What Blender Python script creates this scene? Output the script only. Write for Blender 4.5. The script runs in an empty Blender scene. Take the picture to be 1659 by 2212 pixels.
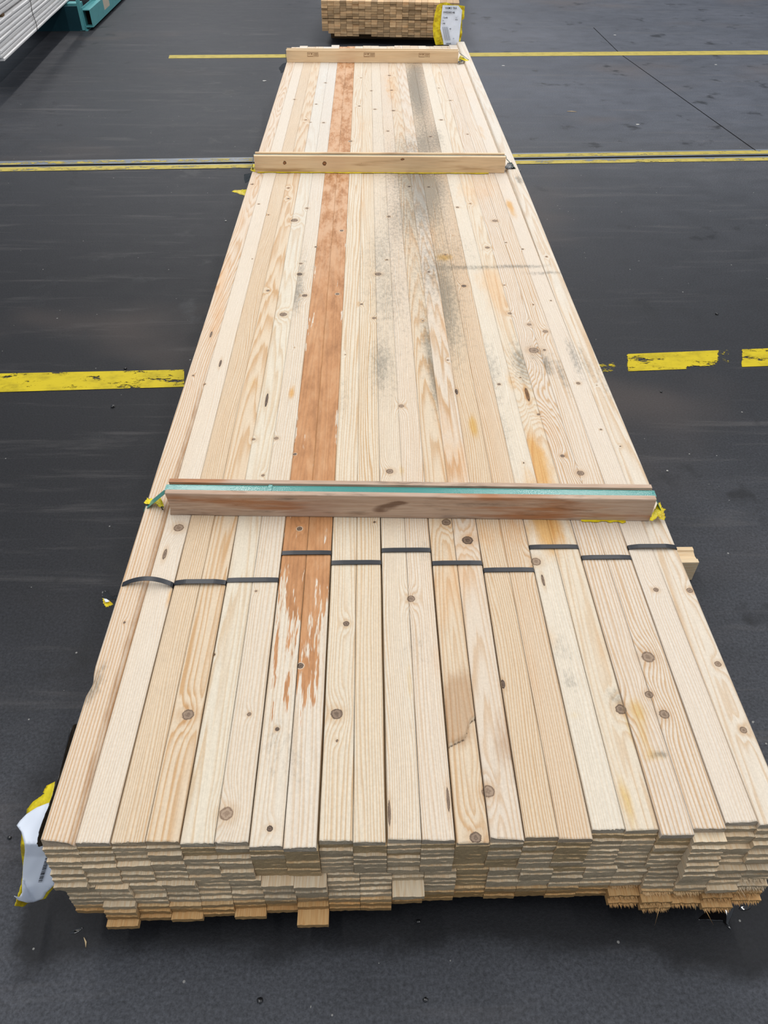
import bpy, bmesh, math, random
import numpy as np
from mathutils import Vector, Matrix

random.seed(7)
rng = np.random.default_rng(7)
C = bpy.context.scene.collection
T = 0.265            # height of the near pack's top above the floor
PI = math.pi

# ------------------------------------------------------------------ camera
PITCH, YAW, ROLL = 0.7572377, 0.02418626, 0.00955342
CAM = np.array([-0.06744602, 0.0, 1.03902595 + T])
F = 1600.0; W, H = 1659.0, 2212.0
cp, sp = math.cos(PITCH), math.sin(PITCH)
fw = np.array([math.sin(YAW) * cp, math.cos(YAW) * cp, -sp])
r0 = np.array([math.cos(YAW), -math.sin(YAW), 0.0])
u0 = np.cross(r0, fw)
cr, sr = math.cos(ROLL), math.sin(ROLL)
rt = cr * r0 + sr * u0
up = -sr * r0 + cr * u0
cam = bpy.data.cameras.new('camera'); co = bpy.data.objects.new('camera', cam); C.objects.link(co)
M = Matrix(((rt[0], up[0], -fw[0], CAM[0]), (rt[1], up[1], -fw[1], CAM[1]), (rt[2], up[2], -fw[2], CAM[2]), (0, 0, 0, 1)))
co.matrix_world = M
cam.sensor_fit = 'VERTICAL'; cam.sensor_height = 36.0; cam.lens = F / H * 36.0
cam.clip_end = 200
bpy.context.scene.camera = co

# survey helpers: where a sight line meets a real surface
def ray(px, py): return fw + rt * (px - W / 2) / F - up * (py - H / 2) / F
def on_z(px, py, z): d = ray(px, py); return CAM + (z - CAM[2]) / d[2] * d
def on_y(px, py, y): d = ray(px, py); return CAM + (y - CAM[1]) / d[1] * d
def on_x(px, py, x): d = ray(px, py); return CAM + (x - CAM[0]) / d[0] * d
def on_plane(px, py, p, n):
    d = ray(px, py); p = np.array(p, float); n = np.array(n, float)
    return CAM + ((p - CAM) @ n) / (d @ n) * d
def mpp(px, py, z):
    a = on_z(px, py, z); b = on_z(px + 1, py, z); c = on_z(px, py + 1, z)
    return abs(b[0] - a[0]), abs(c[1] - a[1])

# ------------------------------------------------------------------ helpers
def lin(c):
    return tuple(((v / 255) / 12.92 if v / 255 <= 0.04045 else ((v / 255 + 0.055) / 1.055) ** 2.4) for v in c)
def tag(o, label=None, cat=None, group=None, kind=None):
    if label: o['label'] = label
    if cat: o['category'] = cat
    if group: o['group'] = group
    if kind: o['kind'] = kind
    return o
def link_mesh(name, me, parent=None, mats=()):
    o = bpy.data.objects.new(name, me); C.objects.link(o)
    for m in mats: me.materials.append(m)
    if parent: o.parent = parent
    return o
def pydata(name, verts, faces, mats=(), parent=None, loc=None, smooth=False, fmat=None):
    me = bpy.data.meshes.new(name)
    me.from_pydata([tuple(float(c) for c in v) for v in verts], [], faces)
    if fmat: me.polygons.foreach_set('material_index', fmat)
    if smooth: me.polygons.foreach_set('use_smooth', [True] * len(me.polygons))
    me.update()
    o = link_mesh(name, me, parent, mats)
    if loc is not None: o.location = loc
    return o
def empty(name, loc=(0, 0, 0), rz=0):
    o = bpy.data.objects.new(name, None); C.objects.link(o); o.location = loc; o.rotation_euler = (0, 0, rz)
    o.empty_display_size = 0.05
    return o
def box_vf(x0, x1, y0, y1, z0, z1):
    v = [(x0, y0, z0), (x1, y0, z0), (x1, y1, z0), (x0, y1, z0), (x0, y0, z1), (x1, y0, z1), (x1, y1, z1), (x0, y1, z1)]
    f = [(0, 3, 2, 1), (4, 5, 6, 7), (0, 1, 5, 4), (1, 2, 6, 5), (2, 3, 7, 6), (3, 0, 4, 7)]
    return v, f
def fourier(n, lo, hi, seed):
    g = np.random.default_rng(seed)
    k = g.uniform(lo, hi, n) * 2 * PI; ph = g.uniform(0, 2 * PI, n); a = g.uniform(.4, 1, n); a /= a.sum()
    return lambda t: (np.sin(np.multiply.outer(t, k) + ph) * a).sum(-1)
def sstep(a, b, x):
    t = np.clip((x - a) / (b - a), 0, 1); return t * t * (3 - 2 * t)

# ------------------------------------------------------------------ materials
class NT:
    def __init__(s, name):
        s.m = bpy.data.materials.new(name); s.m.use_nodes = True
        s.n = s.m.node_tree.nodes; s.l = s.m.node_tree.links
        s.n.clear()
        s.out = s.n.new('ShaderNodeOutputMaterial'); s.b = s.n.new('ShaderNodeBsdfPrincipled')
        s.l.new(s.b.outputs[0], s.out.inputs[0])
    def put(s, sock, v):
        if isinstance(v, (int, float)): sock.default_value = v
        elif isinstance(v, tuple):
            sock.default_value = v if len(v) == len(sock.default_value) else (*v, 1.0)
        else: s.l.new(v, sock)
    def math(s, op, a, b=0.0, c=None, clamp=False):
        n = s.n.new('ShaderNodeMath'); n.operation = op; n.use_clamp = clamp
        s.put(n.inputs[0], a); s.put(n.inputs[1], b)
        if c is not None: s.put(n.inputs[2], c)
        return n.outputs[0]
    def mix(s, f, a, b, mode='MIX'):
        n = s.n.new('ShaderNodeMix'); n.data_type = 'RGBA'; n.blend_type = mode
        s.put(n.inputs[0], f); s.put(n.inputs[6], a); s.put(n.inputs[7], b)
        return n.outputs[2]
    def coord(s, kind='Object', scale=(1, 1, 1), loc=None):
        if not hasattr(s, 'tc'): s.tc = s.n.new('ShaderNodeTexCoord')
        m = s.n.new('ShaderNodeMapping'); s.l.new(s.tc.outputs[kind], m.inputs[0])
        m.inputs['Scale'].default_value = scale
        if loc is not None: s.put(m.inputs['Location'], loc)
        return m.outputs[0]
    def noise(s, vec, scale=1.0, detail=3.0, rough=.55, dist=0.0):
        n = s.n.new('ShaderNodeTexNoise'); s.l.new(vec, n.inputs['Vector'])
        n.inputs['Scale'].default_value = scale; n.inputs['Detail'].default_value = detail
        n.inputs['Roughness'].default_value = rough; n.inputs['Distortion'].default_value = dist
        return n.outputs[0]
    def voro(s, vec, scale=1.0, feat='F1'):
        n = s.n.new('ShaderNodeTexVoronoi'); s.l.new(vec, n.inputs['Vector']); n.inputs['Scale'].default_value = scale
        n.feature = feat
        return n
    def ramp(s, f, stops, interp='LINEAR'):
        n = s.n.new('ShaderNodeValToRGB'); n.color_ramp.interpolation = interp
        e = n.color_ramp.elements
        while len(e) < len(stops): e.new(.5)
        for k, (p, c) in enumerate(stops):
            e[k].position = p
            e[k].color = (c, c, c, 1) if isinstance(c, (int, float)) else (*c, 1)
        s.put(n.inputs[0], f)
        return n.outputs[0]
    def step(s, v, a, b):
        n = s.n.new('ShaderNodeMapRange'); n.interpolation_type = 'SMOOTHSTEP'
        s.put(n.inputs[0], v); n.inputs[1].default_value = a; n.inputs[2].default_value = b
        return n.outputs[0]
    def attr(s, name):
        n = s.n.new('ShaderNodeAttribute'); n.attribute_name = name; n.attribute_type = 'GEOMETRY'
        return n.outputs['Fac']
    def info(s):
        if not hasattr(s, 'oi'): s.oi = s.n.new('ShaderNodeObjectInfo')
        return s.oi
    def offset(s):
        # a different stretch of grain for every object
        n = s.n.new('ShaderNodeCombineXYZ')
        r = s.info().outputs['Random']
        s.put(n.inputs[0], s.math('MULTIPLY', r, 37.0)); s.put(n.inputs[1], s.math('MULTIPLY', r, 91.0)); s.put(n.inputs[2], s.math('MULTIPLY', r, 53.0))
        return n.outputs[0]
    def bump(s, h, strength=.3, dist=.001):
        n = s.n.new('ShaderNodeBump'); n.inputs['Strength'].default_value = strength; n.inputs['Distance'].default_value = dist
        s.put(n.inputs['Height'], h); s.l.new(n.outputs[0], s.b.inputs['Normal'])
    def done(s, col, rough=.6, spec=.3, metal=0.0):
        s.put(s.b.inputs['Base Color'], col); s.put(s.b.inputs['Roughness'], rough)
        s.put(s.b.inputs['Specular IOR Level'], spec); s.put(s.b.inputs['Metallic'], metal)
        return s.m

def plain(name, rgb, rough=.6, spec=.3, metal=0.0, var=.12, sc=30):
    t = NT(name); n = t.noise(t.coord(scale=(sc, sc, sc)), 1, 3)
    c = lin(rgb)
    col = t.mix(n, tuple(v * (1 - var) for v in c), tuple(min(1, v * (1 + var)) for v in c))
    return t.done(col, rough, spec, metal)

def make_face_wood():
    t = NT('sawn_spruce_face'); oi = t.info(); tint = oi.outputs['Color']
    off = t.offset()
    warp = t.noise(t.coord(scale=(70, 5, 70), loc=off), 1, 4)
    wide = t.noise(t.coord(scale=(48, 1.1, 48), loc=off), 1, 2)
    g = t.math('ADD', t.attr('ring'), t.math('MULTIPLY', t.math('SUBTRACT', warp, .5), .8))
    g = t.math('ADD', g, t.math('MULTIPLY', t.math('SUBTRACT', wide, .5), 3.2))
    f = t.math('FRACT', g)
    late = t.ramp(f, [(0, .3), (.12, 0), (.45, .12), (.82, 1), (.93, .95), (1, .3)])
    patch = t.noise(t.coord(scale=(16, 1.3, 16), loc=off), 1, 3)
    amt = t.math('MULTIPLY', late, t.math('MULTIPLY', t.ramp(patch, [(.3, .55), (.7, 1.25)]), oi.outputs['Alpha']))
    latec = t.mix(1.0, tint, (.76, .545, .34), 'MULTIPLY')
    col = t.mix(amt, tint, latec)
    col = t.mix(t.attr('st_pale_sheen'), col, (.66, .645, .61))
    # fibre, saw fuzz, slow tone drift
    fib = t.noise(t.coord(scale=(900, 22, 300), loc=off), 1, 3)
    col = t.mix(1.0, col, t.ramp(fib, [(.25, .86), (.75, 1.06)]), 'MULTIPLY')
    fuzz = t.noise(t.coord(scale=(260, 190, 260), loc=off), 1, 3, .7)
    col = t.mix(1.0, col, t.ramp(fuzz, [(.25, .87), (.7, 1.05)]), 'MULTIPLY')
    drift = t.noise(t.coord(scale=(9, 2.2, 9), loc=off), 1, 2)
    col = t.mix(t.math('MULTIPLY', drift, .32), col, t.mix(1.0, tint, (.95, .82, .66), 'MULTIPLY'))
    # knots
    kd = t.attr('knot'); kt = t.attr('knot_dark')
    kn = t.noise(t.coord(scale=(240, 240, 240), loc=off), 1, 3)
    kd2 = t.math('ADD', kd, t.math('MULTIPLY', t.math('SUBTRACT', kn, .5), .42))
    halo = t.math('MULTIPLY', t.math('SUBTRACT', 1.0, t.step(kd2, .9, 2.6)), .5)
    col = t.mix(halo, col, t.mix(1.0, col, (.80, .64, .47), 'MULTIPLY'))
    rings = t.math('MULTIPLY_ADD', t.math('SINE', t.math('MULTIPLY_ADD', kd2, 9.0, t.math('MULTIPLY', kn, 5.0))), .5, .5)
    pale = t.mix(rings, lin((146, 122, 100)), lin((172, 148, 124)))
    dark = t.mix(rings, lin((66, 52, 42)), lin((108, 88, 72)))
    kc = t.mix(kt, pale, dark)
    rim = t.math('MULTIPLY', t.step(kd2, .68, .92), .55)
    kc = t.mix(rim, kc, t.mix(kt, lin((118, 92, 70)), lin((44, 34, 28))))
    col = t.mix(t.math('SUBTRACT', 1.0, t.step(kd2, .9, 1.1)), col, kc)
    # stains
    blot = t.noise(t.coord(scale=(55, 14, 55), loc=off), 1, 4, .65)
    mould = t.noise(t.coord(scale=(120, 55, 120), loc=off), 1, 5, .75)
    def stain(col, name, rgb, nz, k, lo, hi, mx):
        v = t.math('ADD', t.attr(name), t.math('MULTIPLY', t.math('SUBTRACT', nz, .5), k))
        v = t.math('MULTIPLY', t.step(v, lo, hi), t.step(t.attr(name), .02, .2))
        return t.mix(t.math('MULTIPLY', v, mx), col, rgb, 'MIX')
    mul = lambda a, b: t.mix(1.0, a, b, 'MULTIPLY')
    def stain_m(col, name, rgb, nz, k, lo, hi, mx):
        v = t.math('ADD', t.attr(name), t.math('MULTIPLY', t.math('SUBTRACT', nz, .5), k))
        v = t.math('MULTIPLY', t.step(v, lo, hi), t.step(t.attr(name), .02, .2))
        return t.mix(t.math('MULTIPLY', v, mx), col, mul(col, rgb))
    col = stain_m(col, 'st_peach', (1.0, .82, .64), blot, 1.1, .1, 1.1, .9)
    col = stain_m(col, 'st_orange', (.93, .62, .27), blot, 1.5, .1, 1.25, .95)
    col = stain_m(col, 'st_yellow', (.93, .72, .28), blot, 1.5, .1, 1.3, .9)
    col = stain_m(col, 'st_grey', (.40, .425, .44), mould, 1.9, .1, 1.2, .95)
    col = stain_m(col, 'st_wane', (.72, .60, .50), blot, 1.2, .2, .8, .85)
    streak = t.noise(t.coord(scale=(95, 7.5, 95), loc=off), 1, 4, .62)
    bn = t.noise(t.coord(scale=(30, 9, 30), loc=off), 1, 5, .7)
    brown = t.ramp(bn, [(.25, lin((156, 106, 64))), (.5, lin((188, 134, 88))), (.75, lin((204, 156, 112)))])
    brown = t.mix(1.0, brown, t.ramp(late, [(0, 1.0), (1, .86)]), 'MULTIPLY')
    v = t.math('ADD', t.attr('st_bark'), t.math('MULTIPLY', t.math('SUBTRACT', streak, .5), 1.9))
    v = t.math('MULTIPLY', t.step(v, .46, .54), t.step(t.attr('st_bark'), .02, .1))
    v = t.math('MULTIPLY', v, t.step(kd2, 1.0, 1.5))
    brown = t.mix(t.math('MULTIPLY', t.attr('st_far'), t.step(bn, .35, .6)), brown, lin((206, 168, 134)))
    col = t.mix(v, col, brown)
    # dark pits and torn edges
    col = t.mix(t.step(t.attr('st_dark'), .25, .8), col, lin((58, 42, 30)))
    h = t.math('ADD', t.math('MULTIPLY', fuzz, .6), t.math('ADD', t.math('MULTIPLY', fib, .5), t.math('MULTIPLY', late, -.3)))
    t.bump(h, .35, .0009)
    return t.done(col, .58, .28)

def make_simple_wood(name, axis='y', ringamt=.5, rough=.62, latec=(.80, .60, .40), fine=1.0):
    t = NT(name); tint = t.info().outputs['Color']; off = t.offset()
    sc = {'y': (1, .05, 1), 'x': (.05, 1, 1)}[axis]
    def sv(k): return tuple(k * c for c in sc)
    a = t.noise(t.coord(scale=sv(60 * fine), loc=off), 1, 3)
    g = t.math('FRACT', t.math('MULTIPLY', a, 9.0))
    late = t.ramp(g, [(0, .2), (.15, 0), (.8, 1), (1, .2)])
    col = t.mix(t.math('MULTIPLY', late, ringamt), tint, t.mix(1.0, tint, latec, 'MULTIPLY'))
    b = t.noise(t.coord(scale=sv(700 * fine), loc=off), 1, 3)
    col = t.mix(1.0, col, t.ramp(b, [(.25, .84), (.75, 1.08)]), 'MULTIPLY')
    c = t.noise(t.coord(scale=sv(18), loc=off), 1, 3)
    col = t.mix(t.math('MULTIPLY', t.step(c, .45, .75), .5), col, t.mix(1.0, tint, (.78, .62, .46), 'MULTIPLY'))
    t.bump(b, .3, .0008)
    return t.done(col, rough, .25)

def make_end_wood():
    t = NT('sawn_end_grain'); tint = t.info().outputs['Color']; off = t.offset()
    a = t.noise(t.coord(scale=(35, 35, 160), loc=off), 1, 4, .6)
    g = t.math('FRACT', t.math('MULTIPLY', a, 7.0))
    col = t.mix(1.0, tint, (.75, .715, .66), 'MULTIPLY')
    col = t.mix(t.math('MULTIPLY', g, .35), col, t.mix(1.0, tint, (.46, .41, .34), 'MULTIPLY'))
    n = t.noise(t.coord(scale=(600, 600, 380), loc=off), 1, 4, .7)
    col = t.mix(1.0, col, t.ramp(n, [(.25, .72), (.75, 1.12)]), 'MULTIPLY')
    p = t.noise(t.coord(scale=(22, 5, 40), loc=off), 1, 3)
    col = t.mix(1.0, col, t.ramp(p, [(.3, .8), (.7, 1.05)]), 'MULTIPLY')
    t.bump(n, .6, .0012)
    return t.done(col, .8, .15)

FACE = make_face_wood()
EDGE = make_simple_wood('sawn_spruce_edge', 'y', .55)
END = make_end_wood()

def make_bar_old():
    t = NT('weathered_batten_wood'); off = t.offset()
    a = t.noise(t.coord(scale=(2.2, 40, 55), loc=(3.1, .7, .2)), 1, 4)
    g = t.math('FRACT', t.math('MULTIPLY', a, 8.0))
    late = t.ramp(g, [(0, .2), (.2, 0), (.8, 1), (1, .2)])
    base = t.mix(t.noise(t.coord(scale=(4, 16, 26)), 1, 4), lin((176, 150, 130)), lin((210, 184, 160)))
    rust = t.step(t.noise(t.coord(scale=(3.3, 9, 30), loc=(4, 2, 8)), 1, 4), .50, .66)
    base = t.mix(t.math('MULTIPLY', rust, .8), base, lin((170, 110, 62)))
    dirt = t.step(t.noise(t.coord(scale=(6, 30, 60), loc=(9, 1, 5)), 1, 5, .7), .52, .72)
    base = t.mix(t.math('MULTIPLY', dirt, .7), base, lin((82, 66, 52)))
    col = t.mix(t.math('MULTIPLY', late, .38), base, t.mix(1.0, base, (.62, .46, .33), 'MULTIPLY'))
    kd = t.attr('knot')
    col = t.mix(t.math('MULTIPLY', t.math('SUBTRACT', 1.0, t.step(kd, .6, 1.3)), .75), col, lin((92, 58, 36)))
    fib = t.noise(t.coord(scale=(16, 500, 500)), 1, 3)
    col = t.mix(1.0, col, t.ramp(fib, [(.25, .82), (.75, 1.1)]), 'MULTIPLY')
    t.bump(fib, .35, .001)
    return t.done(col, .55, .3)
def make_bar_new(name, stain):
    t = NT(name)
    a = t.noise(t.coord(scale=(1.3, 25, 30), loc=(stain, 2, 1)), 1, 3)
    g = t.math('FRACT', t.math('MULTIPLY', a, 6.0))
    late = t.ramp(g, [(0, .2), (.2, 0), (.8, 1), (1, .2)])
    base = t.mix(t.noise(t.coord(scale=(3, 20, 30)), 1, 3), lin((224, 192, 150)), lin((236, 208, 168)))
    low = t.math('MULTIPLY', t.step(t.noise(t.coord(scale=(2.6, 6, 26), loc=(stain * 3, 1, 4)), 1, 4), .5, .66), .55 if stain > 1 else .12)
    base = t.mix(low, base, lin((138, 92, 50)))
    col = t.mix(t.math('MULTIPLY', late, .22), base, t.mix(1.0, base, (.74, .55, .38), 'MULTIPLY'))
    kd = t.attr('knot')
    col = t.mix(t.math('SUBTRACT', 1.0, t.step(kd, .8, 1.1)), col, t.mix(t.step(kd, .5, .8), lin((160, 112, 72)), lin((92, 54, 30))))
    fib = t.noise(t.coord(scale=(14, 420, 420)), 1, 3)
    col = t.mix(1.0, col, t.ramp(fib, [(.25, .9), (.75, 1.06)]), 'MULTIPLY')
    return t.done(col, .6, .25)

def make_floor():
    t = NT('dark_warehouse_floor')
    big = t.noise(t.coord(scale=(.8, .8, .8)), 1, 4, .6)
    med = t.noise(t.coord(scale=(7, 10, 7)), 1, 5, .65)
    fine = t.noise(t.coord(scale=(170, 170, 170)), 1, 4, .75)
    col = t.ramp(big, [(.3, lin((62, 64, 69))), (.55, lin((71, 73, 78))), (.75, lin((80, 81, 86)))])
    col = t.mix(t.math('MAXIMUM', t.attr('grime_shade'), 0.0), col, lin((26, 26, 29)))
    col = t.mix(t.math('MULTIPLY', t.math('MAXIMUM', t.math('MULTIPLY', t.attr('grime_shade'), -1.0), 0.0), 2.0), col, t.mix(1.0, col, (1.45, 1.52, 1.68), 'MULTIPLY'))  # negative values: bluish far sheen painted as a lighter base colour
    col = t.mix(1.0, col, t.ramp(med, [(.25, .74), (.55, 1.0), (.8, 1.16)]), 'MULTIPLY')
    col = t.mix(1.0, col, t.ramp(fine, [(.3, .5), (.5, 1.0), (.7, 1.55)]), 'MULTIPLY')
    # tyre drag marks
    drag = t.noise(t.coord(scale=(1.3, 16, 1)), 1, 5, .7, .6)
    col = t.mix(t.math('MULTIPLY', t.step(drag, .52, .75), .28), col, lin((104, 100, 98)))
    brown = t.noise(t.coord(scale=(.7, 1.1, 1), loc=(5.2, 3.1, 0)), 1, 3)
    col = t.mix(t.math('MULTIPLY', t.step(brown, .55, .75), .35), col, lin((92, 80, 72)))
    # damp, oily patches
    wet = t.noise(t.coord(scale=(4.2, 4.2, 1), loc=(1.7, 8.3, 0)), 1, 4, .6)
    wetm = t.math('MULTIPLY', t.step(wet, .60, .70), .8)
    col = t.mix(wetm, col, lin((26, 26, 28)))
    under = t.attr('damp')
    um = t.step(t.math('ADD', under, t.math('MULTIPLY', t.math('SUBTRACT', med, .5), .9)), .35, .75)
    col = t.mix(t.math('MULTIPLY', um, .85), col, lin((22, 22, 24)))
    # pale grit
    v = t.voro(t.coord(scale=(26, 26, 26)), 1.0)
    rad = t.math('MULTIPLY', v.outputs['Color'], .11)
    spot = t.math('MULTIPLY', t.math('LESS_THAN', v.outputs['Distance'], t.math('MULTIPLY', rad, .75)), t.math('GREATER_THAN', t.noise(t.coord(scale=(26, 26, 26), loc=(3, 3, 3)), 1, 0), .52))
    col = t.mix(t.math('MULTIPLY', spot, .55), col, lin((168, 166, 160)))
    rough = t.math('SUBTRACT', t.math('MULTIPLY_ADD', med, .22, .42), t.math('MULTIPLY', wetm, .16))
    t.bump(fine, .5, .0016)
    return t.done(col, rough, .20)

def make_paint(name, rgb, thr=.42):
    t = NT(name); cov = t.attr('cover')
    n1 = t.noise(t.coord(scale=(9, 26, 1)), 1, 6, .72)
    n2 = t.noise(t.coord(scale=(45, 70, 1)), 1, 5, .75)
    n = t.math('ADD', t.math('MULTIPLY', n1, .65), t.math('MULTIPLY', n2, .35))
    a = t.math('ADD', n, cov)
    mask = t.step(a, .98, 1.03)
    c = lin(rgb)
    dirt = t.noise(t.coord(scale=(14, 20, 1), loc=(4, 4, 0)), 1, 5, .7)
    col = t.mix(t.math('MULTIPLY', t.step(dirt, .42, .75), .65), c, tuple(v * .45 for v in c))
    t.done(col, .55, .15)
    tr = t.n.new('ShaderNodeBsdfTransparent'); mx = t.n.new('ShaderNodeMixShader')
    t.put(mx.inputs[0], mask); t.l.new(tr.outputs[0], mx.inputs[1]); t.l.new(t.b.outputs[0], mx.inputs[2])
    t.l.new(mx.outputs[0], t.out.inputs[0])
    return t.m

def make_film(name, a, b, lo, hi, rough=.35):
    t = NT(name)
    n = t.noise(t.coord(scale=(38, 38, 38)), 1, 3)
    n2 = t.noise(t.coord(scale=(90, 90, 90)), 1, 2)
    ca = lin(a); cb = lin(b)
    col = t.mix(t.step(n, lo, hi), ca, cb)
    col = t.mix(1.0, col, t.ramp(n2, [(.3, .82), (.7, 1.08)]), 'MULTIPLY')
    t.bump(n2, .4, .003)
    return t.done(col, rough, .45)

STRAP = plain('black_plastic_strap', (27, 30, 36), .4, .5, var=.1, sc=200)
YEL = make_film('yellow_film', (226, 204, 24), (200, 172, 12), .45, .6)
YELBLK = make_film('yellow_black_film', (228, 206, 28), (16, 16, 18), .53, .57)
BLK = make_film('black_film', (18, 18, 21), (10, 10, 12), .4, .6, .3)
PAPER = plain('white_label_paper', (226, 232, 242), .5, .3, var=.03, sc=12)
INK = plain('label_ink', (34, 36, 42), .6, .2, var=.05)
INKG = plain('grey_label_ink', (140, 145, 155), .6, .2, var=.05)
STAMP = plain('stamp_ink', (132, 96, 66), .7, .2, var=.2, sc=400)

def make_teal_strap():
    t = NT('teal_woven_strap')
    w = t.noise(t.coord(scale=(700, 900, 900)), 1, 2)
    col = t.mix(w, lin((50, 124, 116)), lin((74, 152, 142)))
    t.bump(w, .35, .0006)
    return t.done(col, .17, .9)
TEALSTRAP = make_teal_strap()
DKSTRAP = plain('dark_green_strap', (92, 108, 98), .4, .5)

# ------------------------------------------------------------------ floor
FLOOR = make_floor()
def grid_xy(xs, ys, z=0.0):
    X, Y = np.meshgrid(xs, ys); n = len(xs); m = len(ys)
    v = np.stack([X.ravel(), Y.ravel(), np.full(X.size, z)], 1)
    f = [(j * n + i, j * n + i + 1, (j + 1) * n + i + 1, (j + 1) * n + i) for j in range(m - 1) for i in range(n - 1)]
    return v, f
xs = np.concatenate([[-22, -10, -5, -3, -2], np.arange(-1.2, 1.21, .06), [2, 3, 5, 10, 22]])
ys = np.concatenate([[-12, -4, -1], np.arange(-.3, 1.0, .06), np.arange(1.1, 6, .3), [7, 9, 14, 30]])
xs = np.sort(np.concatenate([xs, [-2.5, -1.8, -1.5]]))
v, f = grid_xy(xs, ys)
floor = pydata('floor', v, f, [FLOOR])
tag(floor, 'dark grey concrete warehouse floor', kind='structure')
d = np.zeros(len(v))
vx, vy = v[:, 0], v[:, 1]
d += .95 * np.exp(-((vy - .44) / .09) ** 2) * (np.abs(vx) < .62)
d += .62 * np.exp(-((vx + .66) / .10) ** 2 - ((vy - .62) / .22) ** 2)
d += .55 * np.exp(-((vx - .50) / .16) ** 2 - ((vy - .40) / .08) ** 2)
gm = -.25 * sstep(2.5, 5.0, vy) * sstep(-.8, .6, vx) + .30 * sstep(.6, -.8, vx) * sstep(2.5, 5, vy) + .04 + .60 * sstep(.3, 1.3, vy) * sstep(5.0, 2.2, vy) + .15 * sstep(.4, 1.1, vy) * sstep(5.0, 2.2, vy) + sstep(-.3, -.8, vx) * (.16 + .10 * sstep(1.2, 2.0, vy))  # shade, far sheen and some lane dirt painted together into the floor colour
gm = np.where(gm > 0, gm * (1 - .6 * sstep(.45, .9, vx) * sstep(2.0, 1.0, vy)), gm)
a = floor.data.attributes.new('grime_shade', 'FLOAT', 'POINT'); a.data.foreach_set('value', gm.astype(np.float32))
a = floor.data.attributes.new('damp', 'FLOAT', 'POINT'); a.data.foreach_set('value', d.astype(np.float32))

WALLM = plain('pale_wall_panel', (176, 182, 190), .7, .2, sc=2)
v_, f_ = box_vf(-22, 22, 30, 30.2, 0, 8.5)
tag(pydata('wall_far', v_, f_, [WALLM]), 'pale grey far wall of the hall', kind='structure')
YPAINT = make_paint('worn_yellow_paint', (196, 174, 26))
YPAINT2 = make_paint('dull_yellow_paint', (180, 162, 78))
JOINT = plain('joint_steel', (112, 118, 126), .45, .5, metal=.3, var=.3, sc=14)
GAP = plain('joint_gap', (14, 14, 15), .9, .1)
def strip(name, pts_top, pts_bot, mat, z, cover=None, n=60, label=None):
    """floor strip between two edges, each given by two points seen on the floor"""
    A, B = [on_z(*p, 0) for p in pts_top]; D, E_ = [on_z(*p, 0) for p in pts_bot]
    vs, fs, cv = [], [], []
    for i in range(n + 1):
        s = i / n
        p = A + (B - A) * s; q = D + (E_ - D) * s
        for k in range(4):
            w = p + (q - p) * k / 3
            vs.append((w[0], w[1], z)); cv.append(cover(s, k / 3) if cover else 1.0)
        if i:
            for k in range(3):
                b = (i - 1) * 4 + k
                fs.append((b, b + 1, b + 5, b + 4))
    o = pydata(name, vs, fs, [mat], floor)
    at = o.data.attributes.new('cover', 'FLOAT', 'POINT'); at.data.foreach_set('value', np.array(cv, np.float32))
    if label: o['label'] = label
    return o
# extend beyond the frame a little on both sides
def ext(p, q, t0=-.35, t1=1.35):
    p = np.array(p, float); q = np.array(q, float)
    return tuple(p + (q - p) * t0), tuple(p + (q - p) * t1)
strip('painted_line', *[((-500, y0 + 11), (398, y1)) for y0, y1 in ((807, 799), (851, 836))], YPAINT, .0012,
      lambda s, k: .575 - .03 * (s > .85))
def cov_r(s, k):
    x = 1290 + s * (1900 - 1290)
    e = 0.0
    if x < 1330: c = .34 + .16 * (k > .5)
    elif x < 1356: c = .40
    elif x < 1545: c = .57
    elif x < 1570: c = .46
    elif x < 1600: c = .30
    else: c = .56
    if k > .8 and 1480 < x < 1600: c -= .2
    return c
strip('painted_line', ((1290, 768), (1900, 743)), ((1290, 805), (1900, 782)), YPAINT, .0012, cov_r, 120)
# expansion joint with paint on both steel edges
def two(yl, yr): return ((-400, yl + (yl - yr) * .24), (2100, yr - (yl - yr) * .27))
strip('joint_edge', two(348.5, 322.5), two(371, 345), JOINT, .0008, label='steel edged expansion joint')
strip('joint_gap', two(357.6, 334.6), two(361.0, 337.6), GAP, .0016)
strip('painted_line', two(350.5, 325.5), two(356.5, 332.5), YPAINT2, .0018, lambda s, k: .50 if s < .45 else .58)
strip('painted_line', two(362.5, 341.0), two(371, 347.5), YPAINT2, .0018, lambda s, k: .56)
strip('painted_line', ((366, 119.5), (2100, 106)), ((364, 126.5), (2100, 115.3)), YPAINT2, .0012, lambda s, k: .78)
strip('floor_crack', ((1283, 60), (1341, 117)), ((1281.5, 60), (1339.5, 117)), GAP, .0010)
strip('floor_crack', ((1341, 117), (1640, 330)), ((1339.5, 117), (1637.5, 330)), GAP, .0010)

# ------------------------------------------------------------------ near pack: top boards
BW, PITCHX, NCOL = .0474, .048, 22
X0 = -.528
TK, PZ = .0121, .0125
def col_x(i): return X0 + PITCHX * (i + .5)
top_px = [(127, 1821), (200, 1821), (279, 1820), (353, 1818), (427, 1822), (500, 1820), (576, 1829), (648, 1832), (724, 1816), (798, 1819),
          (870, 1814), (946, 1815), (1019, 1818), (1094, 1812), (1168, 1809), (1243, 1812), (1317, 1792), (1390, 1793), (1470, 1803), (1542, 1790), (1604, 1776), (1660, 1782)]
front_y = [float(on_z(px, py, T)[1]) for px, py in top_px]
back_px = [(650, 102), (668, 99), (690, 101), (704, 101), (719, 101), (738, 97.5), (752, 101), (768, 100), (786, 100), (803, 99), (820, 99),
           (836, 100), (854, 100), (872, 98.5), (888, 98.5), (903, 98.8), (918, 99), (936, 100), (952, 99), (965, 99), (975, 97), (988, 95)]
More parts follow.
